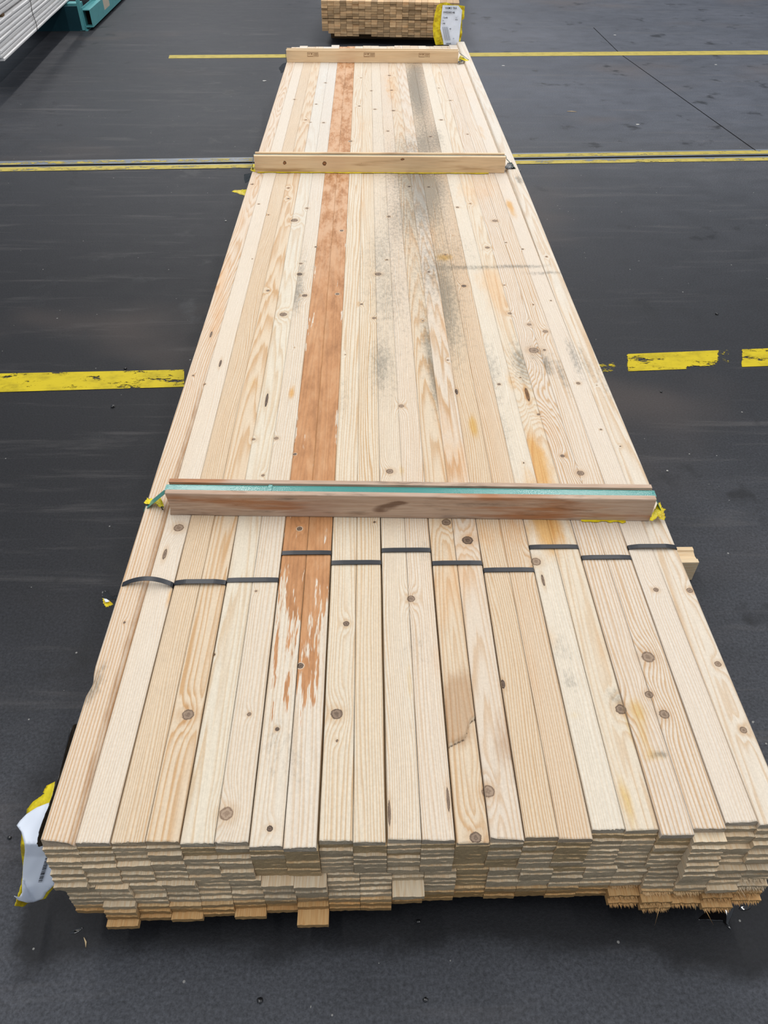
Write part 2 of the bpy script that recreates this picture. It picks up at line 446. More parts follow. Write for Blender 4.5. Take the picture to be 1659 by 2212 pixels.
back_y = [min(5.34, max(5.18, float(on_z(px, py, T)[1]))) for px, py in back_px]

knots = []   # x, y, rx, ry, dark
def K(px, py, r, dark=.5, ry=None):
    p = on_z(px, py, T); mx, my = mpp(px, py, T)
    rx = max(.0022, r * mx); rY = max(.0028, (ry * my) if ry else rx)
    knots.append((p[0], p[1], rx, rY, dark))
for a in [(406, 1544, 13, .45), (538, 1543, 5, .5), (583, 1790, 7, 1), (489, 1758, 15, .1), (649, 1438, 7, .9), (599, 1575, 5, .9), (463, 1414, 3, .8),
          (1400, 1419, 14, .3), (1402, 1500, 9, .4), (1435, 1543, 11, .4), (1341, 1532, 12, .5), (1551, 1434, 7.5, .35), (1606, 1577, 8, .35),
          (1055, 1709, 14, .25), (1028, 1807, 13, .6), (1010, 1167, 12, .85), (888, 1293, 9, .45), (964, 1128, 10, .5), (386, 1140, 11, .3),
          (647, 1142, 6, .8), (1158, 1213, 11, .2), (1417, 1274, 6, .5), (1490, 1275, 7, .4), (748, 1347, 7, .75), (727, 1542, 13, .6),
          (809, 1128, 3, .8), (553, 1277, 3, .5), (418, 813, 3, .8), (442, 830, 3, .8), (548, 949, 4, .4), (597, 947, 5, .3), (637, 981, 4, .9),
          (842, 1018, 8, .4), (636, 751, 2, .7), (746, 766, 2, .8), (568, 1027, 4, .5), (867, 877, 6, .25), (1078, 830, 4, .7), (1124, 815, 2.5, .8),
          (1153, 757, 11, .2), (1178, 716, 6, .3), (1176, 756, 3.5, .8), (1249, 828, 5, .4), (1298, 928, 3, .7), (1215, 985, 5, .7), (1254, 1022, 8, .4),
          (1131, 1000, 2, .9), (1163, 895, 4, .5), (967, 778, 3, .6), (1340, 964, 2, .8), (1289, 832, 2, .8),
          (545, 398, 3.5, .8), (623, 406, 3.5, .7), (623, 429, 3.5, .8), (559, 441, 3, .8), (636, 476, 8, .5), (663, 450, 4, .4), (580, 464, 3, .7),
          (738, 498, 4.5, .8), (682, 533, 3, .9), (650, 569, 3.5, .6), (647, 592, 6, .75), (658, 638, 6, .7), (579, 628, 4, .7), (729, 635, 4.5, .8),
          (612, 679, 8, .5), (781, 657, 3.5, .8), (817, 592, 7, .5), (808, 687, 4.5, .6), (545, 559, 2, .8), (884, 403, 3.5, .9), (926, 404, 3.5, .8),
          (840, 468, 4, .6), (988, 448, 4, .5), (1016, 440, 3, .5), (1069, 477, 6, .4), (1053, 535, 5, .5), (1093, 524, 2.5, .9), (1129, 538, 3, .9),
          (979, 509, 2.5, .8), (962, 550, 3, .6), (1002, 618, 5.5, .9), (1180, 557, 3, .7), (1101, 677, 4.5, .4), (926, 587, 3, .8), (1089, 616, 2.5, .7),
          (1190, 649, 2.5, .7), (1152, 658, 2.5, .7), (836, 561, 3, .6), (913, 693, 2.5, .9), (1143, 701, 5, .3), (841, 163, 3.5, .8), (846, 195, 3.5, .7),
          (850, 239, 4, .7), (636, 215, 3, .6), (661, 259, 3, .7), (699, 265, 3.5, .6), (683, 225, 3, .8), (703, 179, 3, .6), (810, 236, 3.5, .6),
          (776, 229, 3, .9), (757, 305, 4.5, .5), (838, 283, 3.5, .6), (930, 295, 3.5, .7), (953, 259, 4, .6), (802, 196, 3, .6), (671, 264, 2.5, .7),
          (973, 217, 3, .6), (1010, 290, 3, .5), (780, 168, 2.5, .5), (948, 190, 2.5, .6), (728, 1200 + 400, 2, .7), (270, 1348, 3, .8)]:
    K(*a)
K(1086, 1478, 5, 1, 10); K(986, 846, 3.5, 1, 6)
K(476, 785, 2.5, .9, 8); K(456, 723, 2.5, .8, 7); K(576, 864, 3, 1, 15); K(1139, 852, 4, .75, 15); K(1173, 1253, 3, .7, 14)
K(841, 1757, 2.5, .7, 30); K(968, 1727, 2.5, .7, 30); K(356, 1197, 4, .6, 12)

stains = []  # kind, x, y, rx, ry, strength, cols
def S(kind, px, py, rpx, rpy, s, cols=None):
    p = on_z(px, py, T); mx, my = mpp(px, py, T)
    stains.append((kind, p[0], p[1], rpx * mx, rpy * my, s, cols))
G = 'st_grey'
for a in [(895, 165, 26, 40, .66, (15, 16)), (905, 230, 26, 50, .62, (15, 16)), (925, 310, 30, 40, .55, (15, 16)), (885, 320, 40, 30, .5), (926, 400, 42, 30, .8), (880, 385, 45, 30, .6),
          (925, 450, 40, 50, .75), (870, 470, 40, 60, .5), (960, 640, 32, 70, .6, (15, 16)), (935, 590, 40, 60, .45), (815, 545, 40, 50, .35), (830, 640, 60, 60, .35), (965, 720, 30, 70, .45, (15, 16)),
          (820, 790, 28, 60, .65), (1125, 785, 20, 50, .85, (18,)), (1160, 770, 25, 40, .4), (1062, 790, 22, 60, .5, (17,)), (940, 830, 10, 60, .85, (13,)), (925, 740, 12, 60, .7, (13,)),
          (1080, 940, 30, 90, .4, (17,)), (640, 640, 16, 40, .7, (6,)), (650, 585, 12, 50, .5, (6,)), (690, 578, 20, 10, .55), (1240, 770, 12, 50, .7, (21,)), (1180, 790, 14, 22, .8, (20,)),
          (1215, 810, 10, 40, .7, (20,)), (215, 1470, 14, 40, .7, (1,)), (190, 1510, 14, 25, .7, (1,)), (1215, 1400, 18, 30, .55, (17,)), (1230, 1470, 18, 22, .55, (17,)), (1425, 1630, 20, 8, .9, (19,)),
          (1330, 1505, 22, 20, .6, (18,)), (640, 1640, 40, 60, .3), (590, 1600, 30, 70, .3), (900, 1400, 40, 60, .25), (350, 1470, 10, 60, .5, (2,)), (1110, 1650, 10, 60, .7, (14,)),
          (930, 1190, 40, 40, .3), (1310, 830, 20, 60, .4, (22,)), (1262, 780, 12, 40, .5, (22,)), (745, 860, 16, 60, .35), (1120, 395, 8, 10, 1.0, (22,)), (1030, 578, 80, 5, .6), (1130, 575, 60, 4, .8), (1180, 590, 60, 4, .7),
          (905, 150, 20, 15, .4, (15, 16)), (895, 190, 22, 40, .4, (15, 16)), (950, 300, 12, 30, .5), (1000, 545, 60, 40, .25)]:
    S(G, *a)
for a in [(1170, 1010, 24, 70, 1.1, (18,)), (1160, 1100, 30, 90, .9, (17, 18)), (1195, 1150, 30, 50, .85, (17, 18)), (1110, 1140, 40, 40, .55), (1150, 960, 14, 50, .6, (18,)), (365, 1290, 6, 30, .9, (2,)),
          (630, 848, 6, 14, 1.3, (6,)), (1139, 852, 6, 22, 1.2, (18,)), (1105, 825, 12, 30, .6, (17, 18)), (1106, 455, 8, 18, .9), (1100, 440, 8, 10, .8), (700, 195, 12, 50, .2), (1040, 285, 7, 18, .6), (840, 190, 8, 30, .3)]:
    S('st_orange', *a)
for a in [(1380, 1535, 24, 32, .8, (18, 19)), (1392, 1590, 15, 45, .75, (19,)), (1422, 1632, 26, 14, .6, (19,)), (1365, 1570, 12, 40, .9, (18,)), (960, 556, 20, 8, 1.3), (1023, 922, 10, 24, 1.3), (545, 830, 14, 18, .7, (4,)), (1240, 1545, 14, 14, .5, (17,)), (1352, 1720, 12, 70, .8, (18,)),
          (870, 1015, 8, 12, .7), (980, 1460, 8, 60, .5, (12,)), (885, 1480, 6, 50, .6, (11,))]:
    S('st_yellow', *a)
for a in [(985, 1000, 40, 60, .9, (13, 14)), (960, 900, 25, 50, .5), (1075, 640, 26, 60, .9, (17, 18)), (1050, 600, 40, 30, .5), (890, 520, 14, 40, .6), (930, 500, 14, 50, .6), (1010, 420, 40, 40, .5), (1050, 400, 40, 30, .5), (860, 1090, 40, 60, .4), (1000, 1240, 45, 60, .7, (13, 14)),
          (1050, 1150, 60, 40, .6), (1300, 1400, 14, 50, .7, (18,)), (950, 1420, 22, 40, .6, (12,)), (1190, 1380, 22, 30, .5, (17,)), (845, 190, 14, 40, .8), (870, 300, 10, 60, .35), (780, 280, 8, 50, .6, (9, 10)), (780, 430, 10, 60, .6, (10,)), (1180, 930, 30, 70, .5), (955, 690, 14, 60, .6, (14,)),
          (905, 150, 60, 30, .3), (1000, 180, 40, 40, .4), (960, 1300, 40, 80, .5, (13,)), (1140, 1450, 25, 90, .4, (16,)), (480, 600, 14, 60, .9, (1,)), (470, 690, 14, 50, .8, (1,)), (550, 400, 14, 30, .5, (1,)), (520, 480, 10, 40, .5, (1,))]:
    S('st_peach', *a)
for a in [(985, 1500, 25, 60, .6, (13,)), (1000, 1580, 30, 35, .8, (13,)), (1090, 1620, 25, 110, .5, (14,)), (1105, 1600, 10, 60, .7, (14,))]:
    S('st_wane', *a)
bark_f = fourier(5, .6, 2.2, 5)
tear = [on_z(*p, T) for p in [(960, 1620), (972, 1608), (990, 1599), (1005, 1592), (1010, 1572), (1016, 1556), (1030, 1546)]]
tear_x = [p[0] for p in tear]; tear_y = [p[1] for p in tear]

tints = {1: (231, 205, 174), 2: (236, 219, 194), 3: (225, 197, 157), 4: (228, 198, 156), 5: (231, 217, 188), 6: (230, 213, 187), 7: (232, 217, 192), 8: (232, 217, 194),
         9: (232, 214, 182), 10: (230, 211, 178), 11: (231, 215, 188), 12: (231, 212, 186), 13: (224, 197, 158), 14: (226, 205, 178), 15: (222, 194, 154), 16: (223, 194, 156),
         17: (234, 221, 196), 18: (231, 212, 180), 19: (229, 212, 190), 20: (230, 212, 188), 21: (235, 220, 199), 22: (234, 218, 193)}
tints = {k: tuple((a * .60 + b * .40) * .945 for a, b in zip(v, (236, 230, 220))) for k, v in tints.items()}
grain = {  # ring width, pith offset from board centre, depth, depth change per metre, contrast
    1: (.0042, -.050, .012, .006, .75), 2: (.0030, .075, .03, .004, .28), 3: (.0034, .080, .02, .003, .8), 4: (.0056, .014, .016, .024, .7), 5: (.0052, -.012, .02, .016, .4), 6: (.0040, .055, .03, .007, .4),
    7: (.0046, .012, .018, .02, .35), 8: (.0050, -.03, .02, .012, .35), 9: (.0046, .040, .016, .012, .6), 10: (.0042, -.055, .016, .006, .75), 11: (.0030, .085, .02, .003, .5), 12: (.0036, -.07, .02, .004, .55),
    13: (.0042, .008, .014, .03, .6), 14: (.0050, -.01, .02, .03, .6), 15: (.0036, -.075, .02, .004, .7), 16: (.0034, .09, .02, .003, .75), 17: (.0034, .07, .02, .005, .25), 18: (.0046, .016, .02, .014, .45),
    19: (.0044, -.06, .02, .004, .75), 20: (.0050, .06, .016, .006, .75), 21: (.0034, .08, .02, .004, .3), 22: (.0050, .0, .02, .016, .5)}
top_desc = {1: 'leftmost top board with a sloping inner edge and wavy pink grain', 2: 'pale rough top board, second from the left edge, with a grey oval knot', 3: 'tan straight-grained top board, third from the left edge',
            4: 'tan top board, fourth from the left, large round knot near its front end', 5: 'cream top board left of the board with the amber resin drop', 6: 'whitish top board with amber resin drop, beside the brown stained pair',
            7: 'left board of the brown bark-stained pair, dark knot at front end', 8: 'right board of the brown bark-stained pair on the near pack', 9: 'cream top board just right of the brown pair, round knot near front',
            10: 'straight-grained cream top board, second right of the brown stained pair', 11: 'pale fine-grained top board, eleventh from the left, resin slit near front', 12: 'pale top board left of the torn one, resin slit near its front end',
            13: 'top board with torn bark step and ringed knot at its front end', 14: 'swirly-grained top board right of the torn bark board', 15: 'tan striped top board with half-moon knot hole on its left edge',
            16: 'tan striped top board, sixteenth from the left, no large front knot', 17: 'smooth whitish top board with faint grey smudges, seventeenth from left', 18: 'top board with orange streak by the strapped batten and yellow patch near front',
            19: 'striped pale top board with ochre stain and dark scuff near the front', 20: 'striped pale top board with three round knots near the front', 21: 'plain whitish top board, second from the right edge', 22: 'rightmost top board with raised far half and small round knots'}

def build_top(i):
    n = i + 1
    xc = col_x(i)
    yf, yb = front_y[i], back_y[i]
    ys = np.concatenate([np.arange(yf, 1.4, .003), np.arange(1.4, 2.4, .0048), np.arange(2.4, yb, .0085), [yb]])
    nx = 19
    u = np.linspace(-1, 1, nx)
    ny = len(ys)
    # widths: bundles part slightly where they are strapped together
    gap_out = .00015 + .00205 * sstep(1.25, .85, ys)
    gap_in = .00005 + .00065 * sstep(1.2, .6, ys)
    L = np.where(True, gap_out if i % 2 == 0 else gap_in, 0); R = np.where(True, gap_in if i % 2 == 0 else gap_out, 0)
    extra = {8: .0022, 10: .0030, 13: .0022, 12: .0016, 7: .001}
    if n in extra: R = R + extra[n] * sstep(1.5, .5, ys)
    wob = fourier(6, .4, 6, 100 + n); wob2 = fourier(6, .4, 6, 200 + n)
    xl = -PITCHX / 2 + L * .5 + (.00004 + .00026 * sstep(1.6, .9, ys)) * wob(ys); xr = PITCHX / 2 - R * .5 + (.00004 + .00026 * sstep(1.6, .9, ys)) * wob2(ys)
    X = xl[:, None] + (u[None, :] + 1) / 2 * (xr - xl)[:, None]
    Y = np.repeat(ys[:, None], nx, 1)
    # ragged, slightly skewed ends
    jag = np.random.default_rng(n).normal(0, .0005, nx) + u * {1: -.003, 14: -.0025, 7: .0006, 9: -.0008}.get(n, random.uniform(-.0008, .0008))
    w = sstep(.012, 0, ys - yf)[:, None]
    Y = Y + jag[None, :] * w
    Z = np.zeros_like(X)
    zj = fourier(4, .2, .9, 300 + n)
    Z += (.0007 * zj(ys))[:, None]
    edge = np.minimum(u + 1, 1 - u) * PITCHX / 2
    Z -= sstep(.0022, 0, edge)[None, :] * (.0001 + .0006 * sstep(1.6, .8, ys))[:, None]
    if n == 1:    # bevelled (waney) right edge on the near half, board bows up a little
        b = sstep(2.0, 1.3, ys)[:, None]
        dx = (1 - u) * PITCHX / 2
        Z += -.0085 * np.clip(1 - dx / .0105, 0, 1)[None, :] * b + .0045 * b
        Z -= .004 * sstep(.025, 0, np.abs(ys - 0.705))[:, None] * sstep(.010, 0, (u + 1) * PITCHX / 2)[None, :]
        X += (.004 * sstep(.025, 0, np.abs(ys - .69)))[:, None] * sstep(.01, 0, (u + 1) * PITCHX / 2)[None, :]
    if n == 22:   # far half stands proud, left edge shows
        b = sstep(1.9, 3.0, ys)[:, None]
        Z += .0125 * b
        dx = (u + 1) * PITCHX / 2
        Z -= .004 * np.clip(1 - dx / .004, 0, 1)[None, :] * b
        X = X + .0035 * b * (1 - u)[None, :] / 2
    WX = X + xc
    bev = sstep(.0115, .0095, (1 - u) * PITCHX / 2)[None, :] * sstep(2.0, 1.3, ys)[:, None] if n == 1 else 0
    D = {k: np.zeros((ny, nx), np.float32) for k in ('st_pale_sheen', 'st_grey', 'st_orange', 'st_yellow', 'st_peach', 'st_wane', 'st_bark', 'st_dark', 'st_far')}
    D['st_far'] += sstep(1.8, 2.8, ys)[:, None].astype(np.float32) * .8
    D['st_wane'] += np.asarray(.55 * bev, np.float32)
    if n == 13:
        te = np.interp(WX, tear_x, tear_y)
        sd = Y - te
        Z -= .0038 * sstep(.0015, -.0015, sd)
        Z += .0012 * np.exp(-((sd - .006) / .006) ** 2)
        D['st_dark'] += (.75 * np.exp(-((sd + .0022) / .0018) ** 2)).astype(np.float32)
        D['st_wane'] += (.8 * sstep(0, .004, sd) * sstep(.16, .03, sd)).astype(np.float32)
    # growth rings
    s, xo, d0, dd, con = grain[n]
    w1 = fourier(5, .15, .9, 400 + n); w2 = fourier(6, .4, 2.5, 500 + n)
    depth = d0 + dd * (ys - yf) + .008 * w1(ys) + .0018 * w2(ys)
    xo_y = xo + .008 * w2(ys * .8 + 3)
    if n == 1:
        k = sstep(1.6, 2.6, ys); xo_y = xo_y * (1 - k) + .012 * k; depth = depth + k * .012 * fourier(5, .5, 2.2, 77)(ys)
    s = s * 1.22; con = min(1.0, con * 1.35 + .05)
    rho = np.sqrt((X - xo_y[:, None]) ** 2 + depth[:, None] ** 2)
    g = rho / s
    kd = np.full((ny, nx), 9.0); kt = np.zeros((ny, nx))
    for (kx, ky, rx, ry, dk) in knots:
        if abs(kx - xc) > .045: continue
        m = np.abs(ys - ky) < .25
        if not m.any(): continue
        dx = (WX[m] - kx); dy = (Y[m] - ky)
        q = np.sqrt((dx / rx) ** 2 + (dy / ry) ** 2)
        sub = kd[m]; st = kt[m]
        st = np.where(q < sub, dk, st); sub = np.minimum(sub, q); kd[m] = sub; kt[m] = st
        if rx < .0045 and ry > .006: continue
        R_ = max(rx, ry)
        e = np.exp(-((dx / (2.0 * R_)) ** 2 + (dy / (3.6 * R_)) ** 2))
        g[m] += e * R_ / s * 1.5
    for (kind, sx, sy, rx, ry, st, cols) in stains:
        if cols and n not in cols: continue
        if abs(sx - xc) > rx * 2.2 + .03: continue
        D[kind] += (st * np.exp(-((WX - sx) / rx) ** 2 - ((Y - sy) / ry) ** 2)).astype(np.float32)
    D['st_pale_sheen'] += ({5: .75, 6: .7, 2: .3, 22: .5, 21: .3}.get(n, .22) * sstep(1.6, 4.2, ys))[:, None].astype(np.float32)  # distance sheen painted in as paling, plus the whiter boards' own tone
    if n in (7, 8):
        D['st_pale_sheen'] *= 0
        st_ = .42 if n == 7 else .40
        base = np.interp(ys, [.54, .60, .66, .72, .93, .99, 1.1, 2.0, 2.6], [0, .16, .28, .40, .58, .70, .78, .80, .95]) + .08 * bark_f(ys * (1 if n == 7 else 1.15))
        D['st_bark'] += base[:, None].astype(np.float32) * np.ones((1, nx), np.float32)
        cross = (1 - u) if n == 7 else (u + 1)
        D['st_bark'] += (.16 * (1 - np.clip(cross / 2, 0, 1)))[None, :].astype(np.float32) * sstep(.52, .7, ys)[:, None].astype(np.float32)
        edge_out = (u + 1) if n == 7 else (1 - u)
        D['st_bark'] -= (.12 * sstep(.2, 0, edge_out))[None, :].astype(np.float32) * np.ones((ny, 1), np.float32)
        D['st_peach'] *= 0
    for k in (15, 16, 13, 14, 11, 12):   # weathered band over the middle of the pack
        if n == k: D['st_grey'] += (.17 * sstep(.9, 1.8, ys) * sstep(5.2, 3.5, ys))[:, None].astype(np.float32)
    # mesh: top grid + two walls + bottom + caps
    top = np.stack([X, Y, Z], -1).reshape(-1, 3)
    bl = np.stack([xl, ys, np.full(ny, -TK)], -1); br = np.stack([xr, ys, np.full(ny, -TK)], -1)
    if n == 22: bl[:, 2] += .0112 * sstep(1.9, 3.0, ys); br[:, 2] += .0112 * sstep(1.9, 3.0, ys)
    V = np.concatenate([top, bl, br]); NB = ny * nx
    j, k = np.meshgrid(np.arange(ny - 1), np.arange(nx - 1), indexing='ij')
    a = (j * nx + k).ravel()
    quads = [np.stack([a, a + 1, a + nx + 1, a + nx], 1)]
    jj = np.arange(ny - 1)
    tl = jj * nx; tr_ = jj * nx + nx - 1; b0 = NB + jj; b1 = NB + ny + jj
    quads.append(np.stack([tl, tl + nx, b0 + 1, b0], 1))
    quads.append(np.stack([tr_, b1, b1 + 1, tr_ + nx], 1))
    quads.append(np.stack([b0, b0 + 1, b1 + 1, b1], 1))
    Q = np.concatenate(quads)
    faces_n = len(Q)
    capF = [NB] + [NB + ny] + [k for k in range(nx - 1, -1, -1)]
    capB = [NB + ny - 1] + [(ny - 1) * nx + k for k in range(nx)] + [NB + 2 * ny - 1]
    me = bpy.data.meshes.new('sawn_board')
    loops = np.concatenate([Q.ravel(), capF, capB]).astype(np.int32)
    starts = np.concatenate([np.arange(faces_n) * 4, [faces_n * 4, faces_n * 4 + len(capF)]]).astype(np.int32)
    me.vertices.add(len(V)); me.vertices.foreach_set('co', V.astype(np.float32).ravel())
    me.loops.add(len(loops)); me.loops.foreach_set('vertex_index', loops)
    me.polygons.add(len(starts)); me.polygons.foreach_set('loop_start', starts)
    mi = np.zeros(len(starts), np.int32); nt = (ny - 1) * (nx - 1); mi[nt:faces_n] = 1; mi[faces_n:] = 2
    sm = np.zeros(len(starts), bool); sm[:nt] = True
    me.update(calc_edges=True); me.validate()
    me.polygons.foreach_set('material_index', mi); me.polygons.foreach_set('use_smooth', sm)
    pad = np.zeros(2 * ny, np.float32)
    for nm, arr in [('ring', g), ('knot', kd), ('knot_dark', kt)] + list(D.items()):
        at = me.attributes.new(nm, 'FLOAT', 'POINT')
        at.data.foreach_set('value', np.concatenate([np.asarray(arr, np.float32).ravel(), pad + (9 if nm == 'knot' else 0)]))
    o = link_mesh('sawn_board', me, None, [FACE, EDGE, END])
    o.location = (xc, 0, T)
    o.color = (*lin(tints[n]), con)
    tag(o, top_desc[n], 'board', 'boards of the near timber pack')
    return o
for i in range(NCOL): build_top(i)

# ------------------------------------------------------------------ near pack: the boards below
ORD = ['', 'first', 'second', 'third', 'fourth', 'fifth', 'sixth', 'seventh', 'eighth', 'ninth', 'tenth', 'eleventh', 'twelfth', 'thirteenth', 'fourteenth', 'fifteenth',
       'sixteenth', 'seventeenth', 'eighteenth', 'nineteenth', 'twentieth', 'twenty-first', 'twenty-second']
def board_mesh(seed, fray=False, length=4.78, width=BW, th=TK, nx=9, name='sawn_board'):
    """one slat: front end at y=0, irregular sawn edge, optional torn fibres"""
    r = np.random.default_rng(seed)
    us = np.linspace(-width / 2, width / 2, nx)
    vs, fs, fm = [], [], []
    slant = r.uniform(-.0006, .0006)
    for k, x in enumerate(us):
        yy = slant * (k / (nx - 1) - .5) * 2
        vs += [(x, yy + r.normal(0, .00035), 0), (x, yy + r.normal(0, .00035) + .0004, -th), (x, .03, 0), (x, .03, -th), (x, length, 0), (x, length, -th)]
    for k in range(nx - 1):
        a = k * 6; b = a + 6
        fs.append((a + 1, b + 1, b, a)); fm.append(1)
        fs.append((a, b, b + 2, a + 2)); fm.append(0)
        fs.append((a + 2, b + 2, b + 4, a + 4)); fm.append(0)
        fs.append((a + 1, a + 3, b + 3, b + 1)); fm.append(0)
        fs.append((a + 3, a + 5, b + 5, b + 3)); fm.append(0)
        fs.append((a + 4, b + 4, b + 5, a + 5)); fm.append(1)
    e = (nx - 1) * 6
    fs += [(0, 2, 3, 1), (2, 4, 5, 3), (e, e + 1, e + 3, e + 2), (e + 2, e + 3, e + 5, e + 4)]; fm += [0] * 4
    if fray:
        for _ in range(95):
            x = r.uniform(-width / 2 + .003, width / 2 - .003); z = -r.uniform(.3, .85) * th; l = r.uniform(.001, .0065); w = r.uniform(.0004, .0012)
            b = len(vs)
            vs += [(x - w, .002, z), (x + w, .002, z), (x + r.normal(0, .001), -l, max(z - r.uniform(0, .002), -th)), (x, .002, z - w * 1.4)]
            fs += [(b, b + 1, b + 2), (b + 1, b + 3, b + 2), (b + 3, b, b + 2)]; fm += [0] * 3
        for _ in range(seed % 2):
            x = r.uniform(-width / 2, width / 2); z = -.6 * th; l = r.uniform(.014, .024); w = .0011; b = len(vs); sx = r.normal(0, .006)
            vs += [(x - w, .002, z), (x + w, .002, z), (x + sx, -l * .6, z - .001), (x + sx * 1.6, -l, z - .003), (x, .002, z - .0012)]
            fs += [(b, b + 1, b + 2), (b + 1, b + 3, b + 2), (b + 4, b, b + 2), (b + 2, b + 3, b + 4)]; fm += [0] * 4
    me = bpy.data.meshes.new(name)
    me.from_pydata([tuple(map(float, v)) for v in vs], [], fs); me.polygons.foreach_set('material_index', fm); me.update()
    for m in (EDGE, END): me.materials.append(m)
    return me
variants = [board_mesh(900 + k) for k in range(10)]
frayed = [board_mesh(950 + k, True) for k in range(4)]
cols_px = [(1822, 1912, 1982), (1822, 1908, 1985), (1820, 1901, 1985), (1820, 1900, 1980), (1822, 1897, 1978), (1820, 1897, 1970), (1829, 1892, 1972), (1832, 1892, 1968), (1817, 1888, 1968), (1820, 1888, 1967), (1814, 1884, 1950),
           (1815, 1884, 1945), (1818, 1875, 1937), (1810, 1876, 1938), (1808, 1878, 1935), (1812, 1875, 1936), (1792, 1873, 1931), (1792, 1870, 1930), (1804, 1870, 1945), (1791, 1882, 1942), (1776, 1868, 1950), (1783, 1865, 1940)]
# how far single ends stick out (+) or sit back (-), metres, by (column, layer)
poke = {(2, 13): .010, (2, 14): .012, (2, 15): .012, (2, 16): .020, (1, 16): -.02, (1, 9): .006, (2, 9): .008, (3, 9): .010, (4, 9): .010, (5, 9): .004, (6, 9): .005, (7, 9): .018, (8, 9): .020, (7, 11): .012, (8, 11): .012,
        (7, 15): -.006, (8, 16): .030, (8, 15): .004, (11, 11): .030, (11, 12): -.004, (4, 16): .010, (6, 16): .012, (7, 2): -.001, (20, 2): .016, (20, 3): .016, (20, 4): .015, (20, 5): .017, (20, 6): .016, (20, 7): .018, (20, 8): .018,
        (21, 3): .004, (21, 5): .006, (22, 3): .006, (22, 4): .007, (22, 6): .009, (22, 7): .010, (21, 9): .010, (22, 9): .012, (18, 15): .016, (18, 16): .020, (19, 15): .014, (19, 16): .018, (20, 16): .012, (21, 16): .014, (22, 16): .006, (21, 13): .008, (22, 13): .008,
        (1, 6): .003, (1, 8): .008, (1, 7): .005, (2, 5): .005, (3, 5): .007, (4, 3): .003, (9, 5): .003, (10, 5): .003}
proto = None
lower = []
rr = random.Random(11)
for L in range(2, 17):
    for i in range(NCOL):
        n = i + 1
        t_, ub, lb = cols_px[i]
        px = top_px[i][0]
        yt = front_y[i]; yu = float(on_z(px, ub, T - .1)[1]); yl = float(on_z(px + 6, lb, T - .2)[1])
        if L <= 8: yy = yt + (yu - yt) * (L - 1) / 7
        else: yy = yu - .001 + (yl - yu) * (L - 9) / 7
        if n in (1, 2, 3, 4, 5, 6) and L < 9: yy -= .0012 * (L - 1) * .3
        yy += rr.uniform(-.0022, .0015)
        yy -= poke.get((n, L), 0) * .7
        yy = max(yy, .33)
        x = col_x(i) + (rr.uniform(-.0002, .0002)) + ((.00008 if i % 2 == 0 else -.00008) if L < 9 else .008)
        z = T - (L - 1) * PZ
        lower.append([n, L, x, yy, z])
# the boards that show least of themselves behind the ends above them
def recess(b):
    above = min([c[3] for c in lower if c[0] == b[0] and c[1] < b[1]] + [front_y[b[0] - 1]])
    return b[3] - above
lower.sort(key=recess)
shown, rest = lower[:278], lower[278:]
shown.sort(key=lambda b: (b[1], b[0]))
for n, L, x, y, z in shown:
    fr = (n >= 18 and L >= 14) or (n >= 21 and L >= 11 and rr.random() < .5)
    src = frayed[rr.randrange(4)] if fr else variants[rr.randrange(10)]
    o = bpy.data.objects.new('sawn_board', src)
    C.objects.link(o)
    o.location = (x, y, z)
    tone = 1.0 + rr.uniform(-.07, .05)
    c = lin((226 * tone, 209 * tone, 180 * tone)) if L < 14 else lin((214 * tone, 184 * tone, 140 * tone))  # lowest layers tinted browner, shadow painted into their colour
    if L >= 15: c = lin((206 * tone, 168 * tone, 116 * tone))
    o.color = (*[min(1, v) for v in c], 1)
    tag(o, '%s board down in the near pack, %s column from the left' % (ORD[L], ORD[n]), 'board', 'boards of the near timber pack')
vs, fs, fm = [], [], []
for n, L, x, y, z in rest:
    me = variants[(n * 3 + L) % 10]; b = len(vs)
    vs += [(v.co.x + x, v.co.y + y, v.co.z + z) for v in me.vertices]
    fs += [tuple(b + k for k in p.vertices) for p in me.polygons]; fm += [p.material_index for p in me.polygons]
o = pydata('sawn_board_filling', vs, fs, [EDGE, END], fmat=fm)
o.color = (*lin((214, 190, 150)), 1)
tag(o, 'recessed board ends set back in the lower layers of the near pack', 'board', 'boards of the near timber pack', 'stuff')

# ------------------------------------------------------------------ ribbons and straps
def ribbon(name, path, width, th, axis, mats, parent=None):
    """band following path (list of 3D points); width is laid along axis"""
    ax = Vector(axis).normalized(); vs, fs = [], []
    P = [Vector(p) for p in path]
    for k, p in enumerate(P):
        d = (P[min(k + 1, len(P) - 1)] - P[max(k - 1, 0)]).normalized()
        nrm = d.cross(ax).normalized()
        for s, q in ((-1, 0), (1, 0), (1, 1), (-1, 1)):
            vs.append(p + ax * (s * width / 2) + nrm * (q * th))
        if k:
            b = (k - 1) * 4
            for m in range(4): fs.append((b + m, b + (m + 1) % 4, b + 4 + (m + 1) % 4, b + 4 + m))
    fs += [(3, 2, 1, 0), tuple(len(vs) - 4 + m for m in range(4))]
    o = pydata(name, vs, fs, mats, parent)
    return o
strap_px = [((253, 1270), (373, 1272), .0125), ((376, 1264), (487, 1264), .0042), ((490, 1258), (600, 1258), .0012), ((610, 1199), (715, 1199), .0012), ((716, 1220), (822, 1220), .0012), ((823, 1193), (928, 1194), .0012),
            ((932, 1221), (1040, 1221), .0012), ((1043, 1236), (1152, 1236), .0012), ((1142, 1186), (1250, 1187), .0014), ((1257, 1209), (1364, 1208), .0016), ((1358, 1187), (1464, 1188), .0042)]
